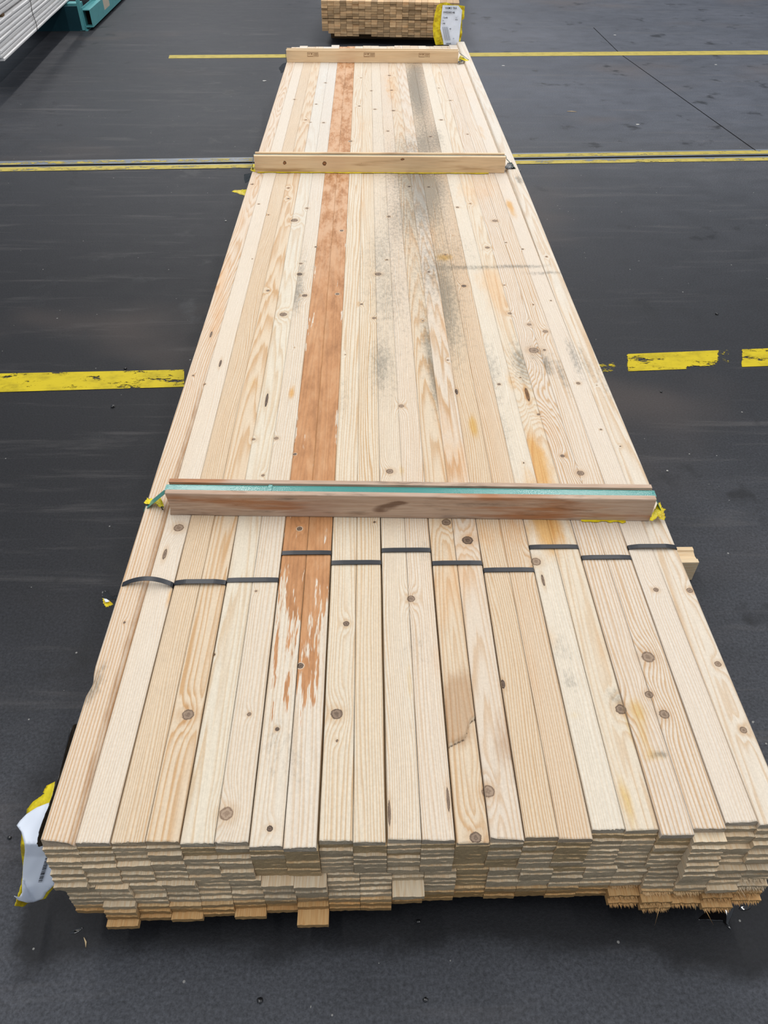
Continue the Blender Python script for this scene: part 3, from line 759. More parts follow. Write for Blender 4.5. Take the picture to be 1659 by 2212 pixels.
names = ['arched loose black strap around the leftmost pair of boards', 'narrow black strap around the second pair of boards from the left', 'narrow black strap around the third board pair, left of the brown pair',
         'narrow black strap across the brown stained pair of boards', 'narrow black strap on the cream board pair right of the brown pair', 'narrow black strap around the middle pair of boards, sixth from left',
         'narrow black strap around the pair holding the torn bark board', 'lowest black strap in the photo right half, around the tan striped pair', 'narrow black strap below the orange streak, third pair from the right', 'narrow black strap around the second pair of boards from the right',
         'slightly arched black strap around the rightmost pair of boards']
for k, (a, b, arch) in enumerate(strap_px):
    pa = on_z(*a, T); yv = float(pa[1]) + .004
    xl = X0 + 2 * k * PITCHX + .0004; xr = xl + 2 * PITCHX - .0008
    path = [(xl, yv, T - .006), (xl, yv, T - .001)]
    N = 26
    for q in range(N + 1):
        s = q / N
        ed = min(s, 1 - s)
        if arch > .01: h = .0012 + arch * math.sin(PI * s) ** .75
        else: h = .0012 + arch * min(1, ed / .22) ** .7 * (1 if ed > 0 else 0)
        path.append((xl + .0004 + (xr - xl - .0008) * s, yv + (.005 * math.sin(PI * s) if arch > .01 else 0), T + h + (.0018 if k == 0 else 0.0004)))
    path += [(xr, yv, T - .001), (xr, yv, T - .006)]
    o = ribbon('bundle_strap', path[::-1], .0105, .0008, (0, 1, 0), [STRAP])
    tag(o, names[k], 'strap', 'black straps holding pairs of boards')

# ------------------------------------------------------------------ cross battens on the pack
def batten(name, pL, pR, depth, height, rail, groove, gdepth, mats, knots_=(), zoff=0.0, endcurve=0.0):
    """grooved batten between two front-bottom corners; the groove along its top takes the strap"""
    pL = np.array(pL); pR = np.array(pR)
    ln_ = float(np.hypot(pR[0] - pL[0], pR[1] - pL[1])); rz = math.atan2(pR[1] - pL[1], pR[0] - pL[0])
    r = .0012
    prof = [(0, 0), (0, height - r), (r, height)]
    if groove > 0:
        prof += [(rail, height), (rail + .001, height - gdepth), (rail + groove - .001, height - gdepth), (rail + groove, height)]
    prof += [(depth - r, height), (depth, height - r), (depth, 0)]
    # refine the front face so knots can sit on it
    fz = np.linspace(0, height - r, 8)
    prof = [(0, z) for z in fz] + prof[2:]
    nxn = 160; m = len(prof)
    jz = fourier(5, .5, 4, int(depth * 1e5)); jy = fourier(5, .5, 4, int(depth * 1e5) + 9)
    vs, fs, kd = [], [], []
    for k in range(nxn + 1):
        x = ln_ * k / nxn
        for (y, z) in prof:
            ec = endcurve * (1 - (z / height - .5) ** 2 * 4) * (.02 > x) * (1 - x / .02)
            vs.append((x + ec, y + .0007 * float(jy(np.array(x))), z + (.0006 * float(jz(np.array(x))) if z > 0 else 0)))
            q = 9.0
            for (kx, kz, rx, rz_) in knots_:
                sl = 0.0
                q = min(q, math.hypot((x - kx) / rx, (z - kz) / rz_) if y < .005 else 9)
            kd.append(q)
        if k:
            b = (k - 1) * m
            for q in range(m): fs.append((b + q, b + (q + 1) % m, b + m + (q + 1) % m, b + m + q))
    fs += [tuple(range(m - 1, -1, -1)), tuple(nxn * m + q for q in range(m))]
    o = pydata(name, vs, fs, mats)
    at = o.data.attributes.new('knot', 'FLOAT', 'POINT'); at.data.foreach_set('value', np.array(kd, np.float32))
    o.location = (pL[0], pL[1], T + zoff); o.rotation_euler = (0, 0, rz)
    return o, ln_, rz
OLD = make_bar_old(); NEW1 = make_bar_new('pale_batten_wood', 0.4); NEW2 = make_bar_new('stained_batten_wood', 2.0)
b1L, b1R = on_z(368, 1113, T), on_z(1402, 1126, T)
bar1, len1, rz1 = batten('grooved_batten', b1L, b1R, .046, .058, .0115, .0225, .006, [OLD], [(.462, .040, .02, .006), (.44, .030, .022, .006), (.425, .020, .018, .006)], .0012, .004)
tag(bar1, 'weathered brown grooved batten across the pack holding the teal strap', 'batten', 'battens across the near pack')
b2L, b2R = on_z(552, 372, T), on_z(1089, 374.5, T)
bar2, len2, rz2 = batten('grooved_batten', b2L, b2R, .050, .060, .012, .026, .006, [NEW2], [(.118, .035, .0075, .008), (.274, .033, .009, .009), (.58, .050, .009, .005), (.42, .037, .005, .004), (.066, .047, .004, .004)], .0012)
tag(bar2, 'tan grooved batten with small knots across the middle of the pack', 'batten', 'battens across the near pack')
b3L, b3R = on_z(620, 135, T), on_z(989, 137, T)
bar3, len3, rz3 = batten('grooved_batten', b3L, b3R, .045, .061, .011, .023, .006, [NEW1], [(.25, .02, .003, .003), (.90, .02, .02, .0025), (.23, .04, .004, .003)], .0012)
tag(bar3, 'pale batten with three printed stamps across the far end of the pack', 'batten', 'battens across the near pack')

# printed treatment stamps on the far batten
def stamp(x0):
    vs, fs = [], []
    def q(x, z, w, h):
        b = len(vs); vs.extend([(x, -.0009, z), (x + w, -.0009, z), (x + w, -.0009, z + h), (x, -.0009, z + h)]); fs.append((b, b + 1, b + 2, b + 3))
    w, h, t = .060, .019, .0014
    q(0, 0, w * .52, t * 1.6); q(0, h, w, t); q(0, 0, t, h); q(w, 0, t, h + t); q(w * .52, 0, w * .48, t * .7)
    b = len(vs); vs.extend([(.019, -.0009, .016), (.029, -.0009, .016), (.024, -.0009, .007)]); fs.append((b, b + 2, b + 1))
    q(.033, .004, t, .012)
    for k in range(5): q(.038 + k * .0042, .011, .0028, .0045)
    for k in range(4): q(.038 + k * .005, .0045, .0034, .0030)
    for k in range(3): q(.004 + k * .0045, .011, .003, .004)
    o = pydata('treatment_stamp', vs, fs, [STAMP], bar3)
    o.location = (x0, 0, .029)
    return o
for s in (.118, .437, .748): stamp(s)

# packing straps in the grooves
def strap_on(name, bar_loc, rz, ln_, height, gd, ymid, w, mats, drop_l, drop_r, z0):
    c, s = math.cos(rz), math.sin(rz)
    def wp(x, z, y=ymid): return (bar_loc[0] + c * x - s * y, bar_loc[1] + s * x + c * y, z)
    top = z0 + height - gd + .0021
    path = [(drop_l[0], drop_l[1], T - .12), (drop_l[0], drop_l[1], T - .002), wp(-.0065, top - .010), wp(-.0045, top - .0002), wp(.002, top)]
    path += [wp(ln_ * k / 10, top) for k in range(1, 10)]
    path += [wp(ln_ - .002, top), wp(ln_ + .0045, top - .0002), wp(ln_ + .0065, top - .010), (drop_r[0], drop_r[1], T - .002), (drop_r[0], drop_r[1], T - .12)]
    return ribbon(name, path[::-1], w, .0009, (-s, c, 0), mats)
s1 = strap_on('packing_strap', bar1.location, rz1, len1, .058, .006, .0228, .018, [TEALSTRAP], (-.5315, 1.118), (.5315, 1.085), T + .0012)
tag(s1, 'wide teal woven strap lying in the groove of the weathered batten', 'strap')
s2 = strap_on('packing_strap', bar2.location, rz2, len2, .060, .006, .025, .016, [DKSTRAP], (-.5315, 3.085), (.5340, 3.07), T + .0012)
tag(s2, 'dark green strap in the groove of the middle tan batten', 'strap')
s3 = strap_on('packing_strap', bar3.location, rz3, len3, .061, .006, .0225, .016, [DKSTRAP], (-.5315, 4.84), (.5340, 4.84), T + .0012)
tag(s3, 'dark green strap in the groove of the stamped far batten', 'strap')
# strap joint: a crimped overlap
jx = .205
cz, sz = math.cos(rz1), math.sin(rz1)
v, f = box_vf(-.004, .004, -.0095, .0095, 0, .0018)
j = pydata('strap_seal', v, f, [TEALSTRAP], s1)
j.location = (bar1.location[0] + cz * jx - sz * .0228, bar1.location[1] + sz * jx + cz * .0228, T + .0012 + .052 + .0024); j.rotation_euler = (0, 0, rz1)

# grooved bearers under the pack
def bearer(x0, x1, y, label):
    w, h = .050, .0605
    prof = [(0, 0), (0, h - .001), (.001, h), (.011, h), (.014, h - .004), (.025, h - .0065), (.036, h - .004), (.039, h), (.049, h), (.05, h - .001), (.05, 0)]
    m = len(prof); n = 30; vs, fs = [], []
    for k in range(n + 1):
        x = x0 + (x1 - x0) * k / n
        for (yy, z) in prof: vs.append((x, yy, z))
        if k:
            b = (k - 1) * m
            for q in range(m): fs.append((b + q, b + (q + 1) % m, b + m + (q + 1) % m, b + m + q))
    fs += [tuple(range(m - 1, -1, -1)), tuple(n * m + q for q in range(m))]
    o = pydata('grooved_bearer', vs, fs, [BEAR]); o.location = (0, y, .0)
    o.color = (*lin((226, 206, 172)), 1)
    return tag(o, label, 'bearer', 'bearers under the near pack')
BEAR = make_simple_wood('bearer_wood', 'x', .5)
bearer(-.50, .683, 1.140, 'pale grooved bearer sticking out right of the near pack on the floor')
bearer(-.60, .50, 4.300, 'whitish bearer end peeping out under the left side of the pack')

# ------------------------------------------------------------------ film scraps, tags
def sheet(name, poly, plane_p, plane_n, mat, bulge=0.0, jag=0.0, cuts=3, seed=1, parent=None, th=.0006, off=0.0, world=None, clampx=None):
    """crumpled sheet with the outline of the real scrap lying in the plane it hangs in"""
    r = random.Random(seed); n = Vector(plane_n).normalized()
    pts = [Vector(p) for p in world] if world else [Vector(on_plane(px, py, plane_p, plane_n)) for px, py in poly]
    if clampx is not None:     # what would lie over the pack hangs against its flank instead
        pts = [Vector(on_x(q[0], q[1], clampx)) if p.x > clampx else p for p, q in zip(pts, poly)]
    bm = bmesh.new(); vs = [bm.verts.new(p) for p in pts]; bm.faces.new(vs)
    bmesh.ops.triangulate(bm, faces=bm.faces[:])
    for _ in range(cuts):
        bmesh.ops.subdivide_edges(bm, edges=bm.edges[:], cuts=1, use_grid_fill=True)
        bmesh.ops.triangulate(bm, faces=bm.faces[:])
    ph = [r.uniform(0, 6.28) for _ in range(6)]; fr = [r.uniform(40, 150) for _ in range(6)]
    bm.normal_update()
    for v in bm.verts:
        d = sum(math.sin(v.co.x * fr[k] + v.co.y * fr[(k + 1) % 6] * .8 + v.co.z * fr[(k + 2) % 6] + ph[k]) for k in range(6)) / 6
        e = Vector((r.uniform(-1, 1), r.uniform(-1, 1), r.uniform(-1, 1))) * jag * (1 if v.is_boundary else .2)
        v.co += n * (d * bulge + off) + e
    me = bpy.data.meshes.new(name); bm.to_mesh(me); bm.free()
    o = link_mesh(name, me, parent, [mat])
    if th:
        md = o.modifiers.new('thick', 'SOLIDIFY'); md.thickness = th; md.offset = 0
    return o
UPZ = (0, 0, 1)
# corner covers where the straps bend over the pack's edges
def cover(px_poly, mat, seed, bul, label, zc=.004, tilt=(0, 0, 1), group=None, name='film_corner'):
    c = px_poly[0]
    base = on_z(sum(p[0] for p in px_poly) / len(px_poly), sum(p[1] for p in px_poly) / len(px_poly), T + zc)
    o = sheet(name, px_poly, tuple(base), tilt, mat, bul, .0012, 3, seed)
    return tag(o, label, 'film scrap', 'film scraps under the straps')
cover([(310, 1086), (318, 1076), (332, 1078), (345, 1074), (351, 1084), (352, 1101), (345, 1095), (336, 1088), (326, 1090), (317, 1093)], YELBLK, 3, .004, 'torn yellow and black film under the teal strap, left edge of pack', .010, (-.25, -.25, 1))
cover([(1415, 1098), (1420, 1088), (1427, 1084), (1428, 1098), (1438, 1100), (1432, 1106), (1437, 1117), (1435, 1123), (1427, 1122), (1422, 1115), (1410, 1124), (1404, 1124), (1411, 1108)], YEL, 5, .004, 'torn yellow film under the teal strap, right edge of pack', .016, (.2, -.3, 1))
cover([(541, 368), (546, 354), (551, 355), (552, 371), (545, 370)], YEL, 6, .003, 'yellow film tuck at the left end of the middle batten', .006, (-.2, -.3, 1))
cover([(1090, 361), (1097, 352), (1106, 352), (1113, 364), (1112, 366), (1104, 365), (1093, 364)], BLK, 7, .002, 'black film tuck under the strap right of the middle batten', .016, (.1, -.2, 1))
cover([(1110, 353), (1115, 353), (1116, 359), (1112, 361)], YEL, 8, .001, 'small yellow film tip at the right edge beside the middle batten', .006, (.2, -.2, 1))
cover([(1117, 370), (1123, 366), (1125, 374), (1124, 381), (1121, 377)], BLK, 9, .001, 'small black film flap on the right edge below the middle batten', -.004, (.3, -.2, 1))
cover([(989, 130), (993, 121), (998, 121), (1004, 127), (1011, 130), (1014, 140), (1008, 134), (1001, 131), (994, 133)], YEL, 10, .003, 'yellow film tuck at the right end of the stamped far batten', .016, (.1, -.3, 1))
cover([(989, 134), (993, 128), (1000, 130), (1006, 134), (998, 133), (991, 137)], BLK, 11, .001, 'black film tuck at the right end of the stamped far batten', .013, (.1, -.3, 1))
# yellow film edge left under the middle batten and under the old batten
def film_edge(px, label, seed):
    r = random.Random(seed); top = []; bot = []
    for (a, b) in zip(px[:-1], px[1:]):
        for k in range(12):
            s = k / 12; x = a[0] + (b[0] - a[0]) * s; y = a[1] + (b[1] - a[1]) * s
            p = on_z(x, y, T + .0012); top.append(p + np.array([0, .010, .0005])); bot.append(p + np.array([0, -.0015 - r.random() * .0055, .0008]))
    vs = [tuple(p) for p in top] + [tuple(p) for p in bot]; m = len(top)
    o = pydata('film_edge', vs, [(m + k, m + k + 1, k + 1, k) for k in range(m - 1)], [YEL])
    return tag(o, label, 'film scrap', 'film scraps under the straps')
film_edge([(556, 372.4), (700, 373.2), (900, 374.3), (1070, 374.8)], 'thin yellow film edge peeping out below the middle batten', 2)
film_edge([(1255, 1124.4), (1360, 1126)], 'thin yellow film edge peeping out under the old batten, right half', 3)
# left flank scraps
PL = (-.535, 0, T); PN = (-1, 0, .46)
o = sheet('film_scrap', [(500, 414), (508, 411), (524, 409), (548, 412), (545, 424), (519, 421), (511, 417)], (-.57, 3.1, T - .06), (-.3, 0, 1), YEL, .004, .001, 3, 21)
tag(o, 'small yellow film scrap sticking out left near the middle batten', 'film scrap')
o = empty('film_scrap', on_x(232, 1290, -.57))
def adopt(ch, par):
    ch.parent = par; ch.matrix_parent_inverse = Matrix.Translation(-Vector(par.location)); return ch
adopt(sheet('black_flap', [(221, 1278), (232, 1275), (240, 1287), (282, 1287), (278, 1302), (228, 1292), (220, 1292)], (-.575, .97, T - .05), (-.5, 0, 1), BLK, .004, .001, 3, 22), o)
adopt(sheet('yellow_flap', [(222, 1292), (233, 1296), (244, 1304), (238, 1307), (229, 1312), (223, 1303)], (-.575, .97, T - .05), (-.5, 0, 1), YEL, .003, .001, 3, 23), o)
adopt(sheet('white_flap', [(224, 1293), (231, 1294), (236, 1299), (228, 1301)], (-.575, .97, T - .047), (-.5, 0, 1), PAPER, .001, .0004, 2, 24), o)
tag(o, 'black, white and yellow film scrap sticking out of the left side', 'film scrap')
o = sheet('film_scrap', [(528, 377), (552, 371), (548, 384), (530, 396), (527, 385)], (-.55, 3.05, T - .03), (-.6, 0, 1), BLK, .002, .001, 2, 25)
tag(o, 'black film scrap at the left edge below the middle batten', 'film scrap')
o = sheet('film_scrap', [(602, 147), (612, 136), (624, 136), (618, 152), (607, 158)], (-.55, 4.8, T - .03), (-.6, 0, 1), BLK, .002, .001, 2, 26)
tag(o, 'black film scrap at the left edge below the stamped far batten', 'film scrap')

# delivery tag at the front left: film with a white label flaring out from the flank
FP = (-.541, .5, T - .006); FN = (-1, 0, 1.15)
tg = empty('delivery_tag', (-.56, .44, T - .08))
adopt(sheet('black_film', [(150, 1580), (157, 1566), (170, 1562), (120, 1740), (100, 1822), (84, 1830), (80, 1822), (86, 1790), (105, 1740), (126, 1680)], (-.537, .5, T - .003), (-1, 0, 1.15), BLK, .0006, .0004, 3, 31, clampx=-.5345), tg)
def flank(px, py, off=0.0):
    """the loose film: hugs the flank at the pack's edge and flares outward and down from it"""
    e = 788 - .3136 * (py + 408) if py < 1822 else float(np.interp(py, [1822, 1850, 1912, 1965], [88, 104, 124, 150]))
    x = -.5375 - min(.066, max(0.0, e - px) * .00095)
    d = ray(px, py); p = on_x(px, py, x)
    return p + d / np.linalg.norm(d) * off
def psheet(name, poly, mat, off, bulge, jag, seed, parent):
    r = random.Random(seed); bm = bmesh.new()
    bm.faces.new([bm.verts.new((x, y, 0)) for x, y in poly])
    bmesh.ops.triangulate(bm, faces=bm.faces[:])
    for _ in range(4):
        bmesh.ops.subdivide_edges(bm, edges=[e for e in bm.edges if e.calc_length() > 7], cuts=1)
        bmesh.ops.triangulate(bm, faces=[f for f in bm.faces if len(f.verts) > 3])
    ph = [r.uniform(0, 6.28) for _ in range(4)]
    for v in bm.verts:
        x, y = v.co.x, v.co.y
        d = math.sin(x * .11 + y * .03 + ph[0]) + math.sin(y * .06 - x * .05 + ph[1]) + .6 * math.sin(x * .21 + y * .13 + ph[2])
        v.co = Vector(flank(x + r.uniform(-jag, jag), y + r.uniform(-jag, jag), off + d / 2.6 * bulge))
    me = bpy.data.meshes.new(name); bm.to_mesh(me); bm.free(); me.polygons.foreach_set('use_smooth', [True] * len(me.polygons))
    o = link_mesh(name, me, None, [mat]); md = o.modifiers.new('thick', 'SOLIDIFY'); md.thickness = .0005; md.offset = 0
    return adopt(o, parent)
psheet('yellow_film', [(119, 1688), (101, 1697), (92, 1712), (96, 1714), (72, 1732), (58, 1748), (57, 1764), (47, 1800), (44, 1830), (50, 1870), (46, 1910), (40, 1930), (32, 1957), (50, 1959), (62, 1950), (100, 1940),
                       (103, 1934), (116, 1918), (128, 1912), (128, 1860), (112, 1820), (108, 1760)], YEL, .010, .003, .6, 32, tg)
lab = psheet('white_label', [(106, 1734), (80, 1744), (58, 1758), (44, 1772), (36, 1783), (46, 1797), (53, 1822), (54, 1838), (50, 1870), (48, 1910), (48, 1928), (42, 1938), (30, 1935), (40, 1945), (58, 1950), (72, 1949),
                             (93, 1941), (100, 1928), (118, 1911), (118, 1880), (108, 1850), (96, 1820), (104, 1770)], PAPER, .003, .0025, .1, 33, tg)
def label_quads(name, quads, p, n, mat, parent, off):
    vs, fs = [], []
    nn = Vector(n).normalized()
    for q in quads:
        b = len(vs)
        for (x, y) in q: vs.append(Vector(on_plane(x, y, p, n)) + nn * off)
        fs.append(tuple(range(b, b + len(q))))
    return pydata(name, vs, fs, [mat], parent)
bars = []
r = random.Random(4); s = 0.0
while s < 1:
    w = r.choice([.010, .016, .024, .034]);
    ax, ay = 99 - 17 * s, 1850 + 57 * s; bx, by = ax + 9.5 - 1.0 * s, ay - 1
    dx, dy = -17 * w, 57 * w
    bars.append([(ax, ay), (bx, by), (bx + dx, by + dy), (ax + dx, ay + dy)])
    s += w + r.choice([.008, .012, .02, .03])
bv, bf = [], []
for q in bars:
    b = len(bv); bv += [tuple(flank(x, y, -.0012)) for x, y in q]; bf.append((b, b + 1, b + 2, b + 3))
pydata('barcode', bv, bf, [INK], lab)
tag(tg, 'white barcode label on torn yellow film hanging at the front left corner', 'tag')

# far tag: yellow film pocket with printed label standing up behind the pack's far right corner
YP = max(back_y[17:22]) + .003
tp = (0, YP, T); tn = (0, -1, .12)
ft = empty('delivery_tag', (.43, YP, T))
adopt(sheet('yellow_film', [(941, 97), (936, 78), (935, 55), (939, 30), (944, 12), (952, 7), (962, 5), (971, 7), (974, 10), (990, 11), (1004, 13), (1003, 40), (998, 44), (998, 75), (994, 90), (995, 97)], tp, tn, YEL, .005, .0008, 4, 41, off=-.002), ft)
lab2 = adopt(sheet('white_label', [(958, 96.5), (957, 88), (951, 62), (953, 38), (956, 11), (990, 12), (998, 22), (996, 45), (992, 80), (990, 96.5)], tp, tn, PAPER, .003, 0, 3, 42, off=.005), ft)
def text_on(name, body, x, y, h, mat, parent, off=.0118, squash=1.0, slant=(1, 0.03)):
    cu = bpy.data.curves.new('lettering', 'FONT'); cu.body = body; cu.size = 1.0; cu.resolution_u = 2; cu.offset = .022
    tmp = bpy.data.objects.new('lettering', cu); C.objects.link(tmp)
    dg = bpy.context.evaluated_depsgraph_get(); dg.update()
    me = bpy.data.meshes.new_from_object(tmp.evaluated_get(dg))
    bpy.data.objects.remove(tmp); bpy.data.curves.remove(cu)
    nn = Vector(tn).normalized()
    for v in me.vertices:
        px = x + v.co.x * h * squash * 1.35; py = y - v.co.y * h * 1.35 + (px - x) * slant[1]
        v.co = Vector(on_plane(px, py, tp, tn)) + nn * off
    me.materials.clear()
    return link_mesh(name, me, parent, [mat])
for body, x, y, h, mt, sq in [('VAIMO TRÄ', 961, 19, 4.6, INK, .78), ('SWE5000148', 957, 28.2, 4.2, INK, .80), ('12x48', 956.2, 39.5, 3.8, INK, .80), ('Mix', 955.5, 45, 2.0, INKG, .9), ('L 480', 954, 51.8, 3.2, INK, .75),
                              ('Pcs', 984, 39, 1.8, INKG, .9), ('Mixed', 983.4, 43.2, 2.2, INK, .7), ('40', 970.5, 63.6, 3.4, INK, .8), ('01', 978, 84.5, 3.0, INKG, .8)]:
    o = text_on('lettering', body, x, y, h, mt, lab2, squash=sq)
q = []
for k in range(9):
    x = 955 + k * 1.45; q.append([(x, 58), (x + (.5 if k % 3 else .9), 58), (x + 6 + (.5 if k % 3 else .9), 87), (x + 6, 87)])
label_quads('barcode', q, tp, tn, INKG, lab2, .0118)
q = [[(963 + k * 1.25, 92.2), (963.6 + k * 1.25 + .3 * (k % 2), 92.2), (964.0 + k * 1.25, 95.4), (963.4 + k * 1.25, 95.4)] for k in range(9)]
label_quads('barcode', q, tp, tn, INK, lab2, .0118)
tag(ft, 'printed white label in yellow film standing at the far right corner', 'tag')

# ------------------------------------------------------------------ far pack
FARW = make_simple_wood('rough_weathered_slat', 'y', .4)
fl, frr = on_z(696, 33.7, T - .09), on_z(937, 37.9, T - .09)
frz = math.atan2(frr[1] - fl[1], frr[0] - fl[0])
frz = max(-.06, min(.02, frz))
FY = 6.60
def make_far_mesh(seed, w, h):
    r = random.Random(seed); me = board_mesh(seed, False, 2.4, w, h, 3, 'rough_slat')
    me.materials.clear(); me.materials.append(FARW); me.materials.append(FAREND)
    return me
FAREND = NT('rough_slat_end')
_t = FAREND; _tint = _t.info().outputs['Color']; _n = _t.noise(_t.coord(scale=(60, 60, 260), loc=_t.offset()), 1, 4)
FAREND = _t.done(_t.mix(1.0, _tint, _t.ramp(_n, [(.25, .6), (.75, 1.15)]), 'MULTIPLY'), .85, .1)
fw_, fh_ = .0466, .0157
fvar = [make_far_mesh(1300 + k, fw_ - .0012, fh_ - .0012) for k in range(6)]
cf, sf = math.cos(frz), math.sin(frz)
rows = 14
zb = T - .205
for rw in range(rows):
    for c in range(22):
        if (rw, c) in ((0, 0), (0, 1), (1, 0), (0, 6), (0, 7), (0, 20), (0, 21)): continue
        lx = c * fw_ + fw_ / 2 + rr.uniform(-.0004, .0004); ly = rr.uniform(-.006, .006)
        z = zb + (rw + 1) * fh_ + (.004 if rw > 6 else 0) + rr.uniform(-.0004, .0004)
        o = bpy.data.objects.new('rough_slat', fvar[rr.randrange(6)]); C.objects.link(o)
        o.location = (-.412 + cf * lx - sf * ly, FY + sf * lx + cf * ly, z); o.rotation_euler = (0, 0, frz)
        k = rr.uniform(.78, 1.12)
        o.color = (*lin((212 * k, 180 * k, 140 * k)), 1)
        tag(o, 'brown slat end in far pack, %s row from the bottom, %s from the left' % (ORD[rw + 1], ORD[c + 1]), 'slat', 'slats of the far timber pack')
for k, off in enumerate((.25, 1.9)):
    v, f = box_vf(.04, 1.0, off, off + .08, 0, T - .207)
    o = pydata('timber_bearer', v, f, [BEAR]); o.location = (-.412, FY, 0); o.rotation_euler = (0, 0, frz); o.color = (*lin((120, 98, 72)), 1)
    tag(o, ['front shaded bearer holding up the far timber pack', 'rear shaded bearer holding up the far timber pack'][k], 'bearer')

# ------------------------------------------------------------------ white boards on the steel rack, upper left
def make_white_board():
    t = NT('white_primed_board')
    n = t.noise(t.coord(scale=(60, 3, 60), loc=t.offset()), 1, 4)
    n2 = t.noise(t.coord(scale=(20, 6, 60), loc=t.offset()), 1, 4, .7)
    col = t.mix(n, lin((224, 221, 218)), lin((243, 242, 240)))
    col = t.mix(t.math('MULTIPLY', t.step(n2, .55, .75), .5), col, lin((150, 138, 122)))
    return t.done(col, .6, .3)
WHITE = make_white_board()
za = T - .09
A = on_z(10, 132, za); B = on_z(150, 0, za)
dirv = np.array([B[0] - A[0], B[1] - A[1], 0]); dirv /= np.linalg.norm(dirv)
wrz = math.atan2(-dirv[0], dirv[1])
def prof_board(seed, th, w=.26, length=3.6):
    r = random.Random(seed); rd = th * .28
    pf = [(-w, 0), (-rd * .4, 0), (0, rd), (0, th - rd), (-rd, th), (-w, th)]
    ns = 24; vs, fs = [], []; wob = fourier(4, .2, 1.2, seed)
    for k in range(ns + 1):
        y = length * k / ns
        for (x, z) in pf: vs.append((x + .0025 * float(wob(np.array(y))), y, z))
        if k:
            b = (k - 1) * 6
            for q in range(6): fs.append((b + q, b + (q + 1) % 6, b + 6 + (q + 1) % 6, b + 6 + q))
    fs += [(5, 4, 3, 2, 1, 0), tuple(ns * 6 + q for q in range(6))]
    me = bpy.data.meshes.new('white_board'); me.from_pydata(vs, [], fs); me.update(); me.materials.append(WHITE)
    return me
lay = [.020, .020, .021, .030, .022, .024, .030, .022, .030, .024, .028, .024, .026]
z = za; shift = [0, -.006, -.003, -.010, -.002, -.004, -.008, -.003, -.014, -.006, -.004, -.008, -.004]
for k, th in enumerate(lay):
    me = prof_board(700 + k, th - .004)
    o = bpy.data.objects.new('white_board', me); C.objects.link(o)
    s_ = shift[k]; st = rr.uniform(-.02, .02)
    if k == 8: z += .012
    o.location = (A[0] + s_ * dirv[1] + dirv[0] * st, A[1] - s_ * dirv[0] + dirv[1] * st, z); o.rotation_euler = (0, 0, wrz)
    tag(o, 'long white primed board, %s from the bottom of the rack stack' % ORD[k + 1], 'board', 'white boards stacked on the rack')
    z += th
SK = make_simple_wood('sticker_wood', 'x', .4)
for k in range(3):
    v, f = box_vf(-.26, -.012, 0, .05, 0, .012)
    o = pydata('spacer_stick', v, f, [SK]); y_ = .25 + k * 1.5
    zz = za + sum(lay[:8])
    o.location = (A[0] + dirv[0] * y_ , A[1] + dirv[1] * y_, zz - .0015); o.rotation_euler = (0, 0, wrz); o.color = (*lin((112, 90, 66)), 1)
    tag(o, 'thin brown spacer stick between the white boards, %s from the near end' % ORD[k + 1], 'spacer', 'spacers in the white board stack')
# thin dark wire around the stack
WIRE = plain('dark_wire', (44, 38, 36), .5, .5)
wp_ = on_z(78, 66, za)
s_y = np.dot(wp_ - A, dirv)
pt = []
for k in range(14):
    zz = za + .002 + .36 * k / 13
    off = .004 + .0035 * math.sin(k * 1.3)
    yy = s_y - .03 * (k / 13) + .02 * math.sin(PI * k / 13)
    pt.append((A[0] + dirv[0] * yy + off * dirv[1], A[1] + dirv[1] * yy - off * dirv[0], zz))
o = ribbon('binding_wire', pt, .004, .003, (dirv[0], dirv[1], 0), [WIRE])
tag(o, 'thin dark binding wire down the side of the white board stack', 'wire')

def make_teal():
    t = NT('teal_steel_paint')
    n = t.noise(t.coord(scale=(9, 9, 9)), 1, 5, .7); sc = t.noise(t.coord(scale=(40, 40, 40)), 1, 4, .75)
    col = t.mix(n, lin((70, 136, 140)), lin((98, 168, 170)))
    col = t.mix(t.math('MULTIPLY', t.step(sc, .6, .72), .8), col, lin((70, 62, 56)))
    return t.done(col, .45, .4)
TEAL = make_teal()
DARKIN = plain('tube_shade_dark', (30, 20, 18), .8, .2)
BEIGE = plain('beige_patch', (188, 178, 160), .7, .2)
P0 = on_z(187, 67, 0); rrz = .052
rack = empty('steel_rack_base', (P0[0], P0[1], 0), rrz)
tag(rack, 'teal painted steel rack base with open tube end, upper left', 'rack')
def rpart(name, boxes, mat):
    vs, fs = [], []
    for bx in boxes:
        v, f = box_vf(*bx); b = len(vs); vs += v; fs += [tuple(b + k for k in q) for q in f]
    return pydata(name, vs, fs, [mat], rack)
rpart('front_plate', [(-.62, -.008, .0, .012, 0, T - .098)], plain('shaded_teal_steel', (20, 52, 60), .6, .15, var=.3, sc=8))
rpart('base_tube', [(-.006, 0, .02, 2.6, .028, .155), (.052, .058, .02, 2.6, .028, .135), (0, .058, .02, 2.6, .135, .141), (0, .058, .02, 2.6, .022, .028)], TEAL)
rpart('base_flange', [(-.05, .012, 0, 2.6, 0, .006), (-.004, .0, 0, 2.6, .006, .022)], TEAL)
rpart('upright', [(-.03, -.006, -.004, .03, .006, 1.6), (-.03, .02, .42, .48, .141, 1.6)], TEAL)
rpart('tube_shade_plate', [(.0, .052, .10, .102, .028, .135)], DARKIN)  # dark plate added in the open tube, stands in for its shade
rpart('beige_patch', [(.0581, .0588, .50, .72, .06, .135)], BEIGE)
rpart('cross_beam', [(-.9, -.04, .12, .22, .06, T - .098), (-.9, -.04, 1.2, 1.3, .06, T - .098)], TEAL)

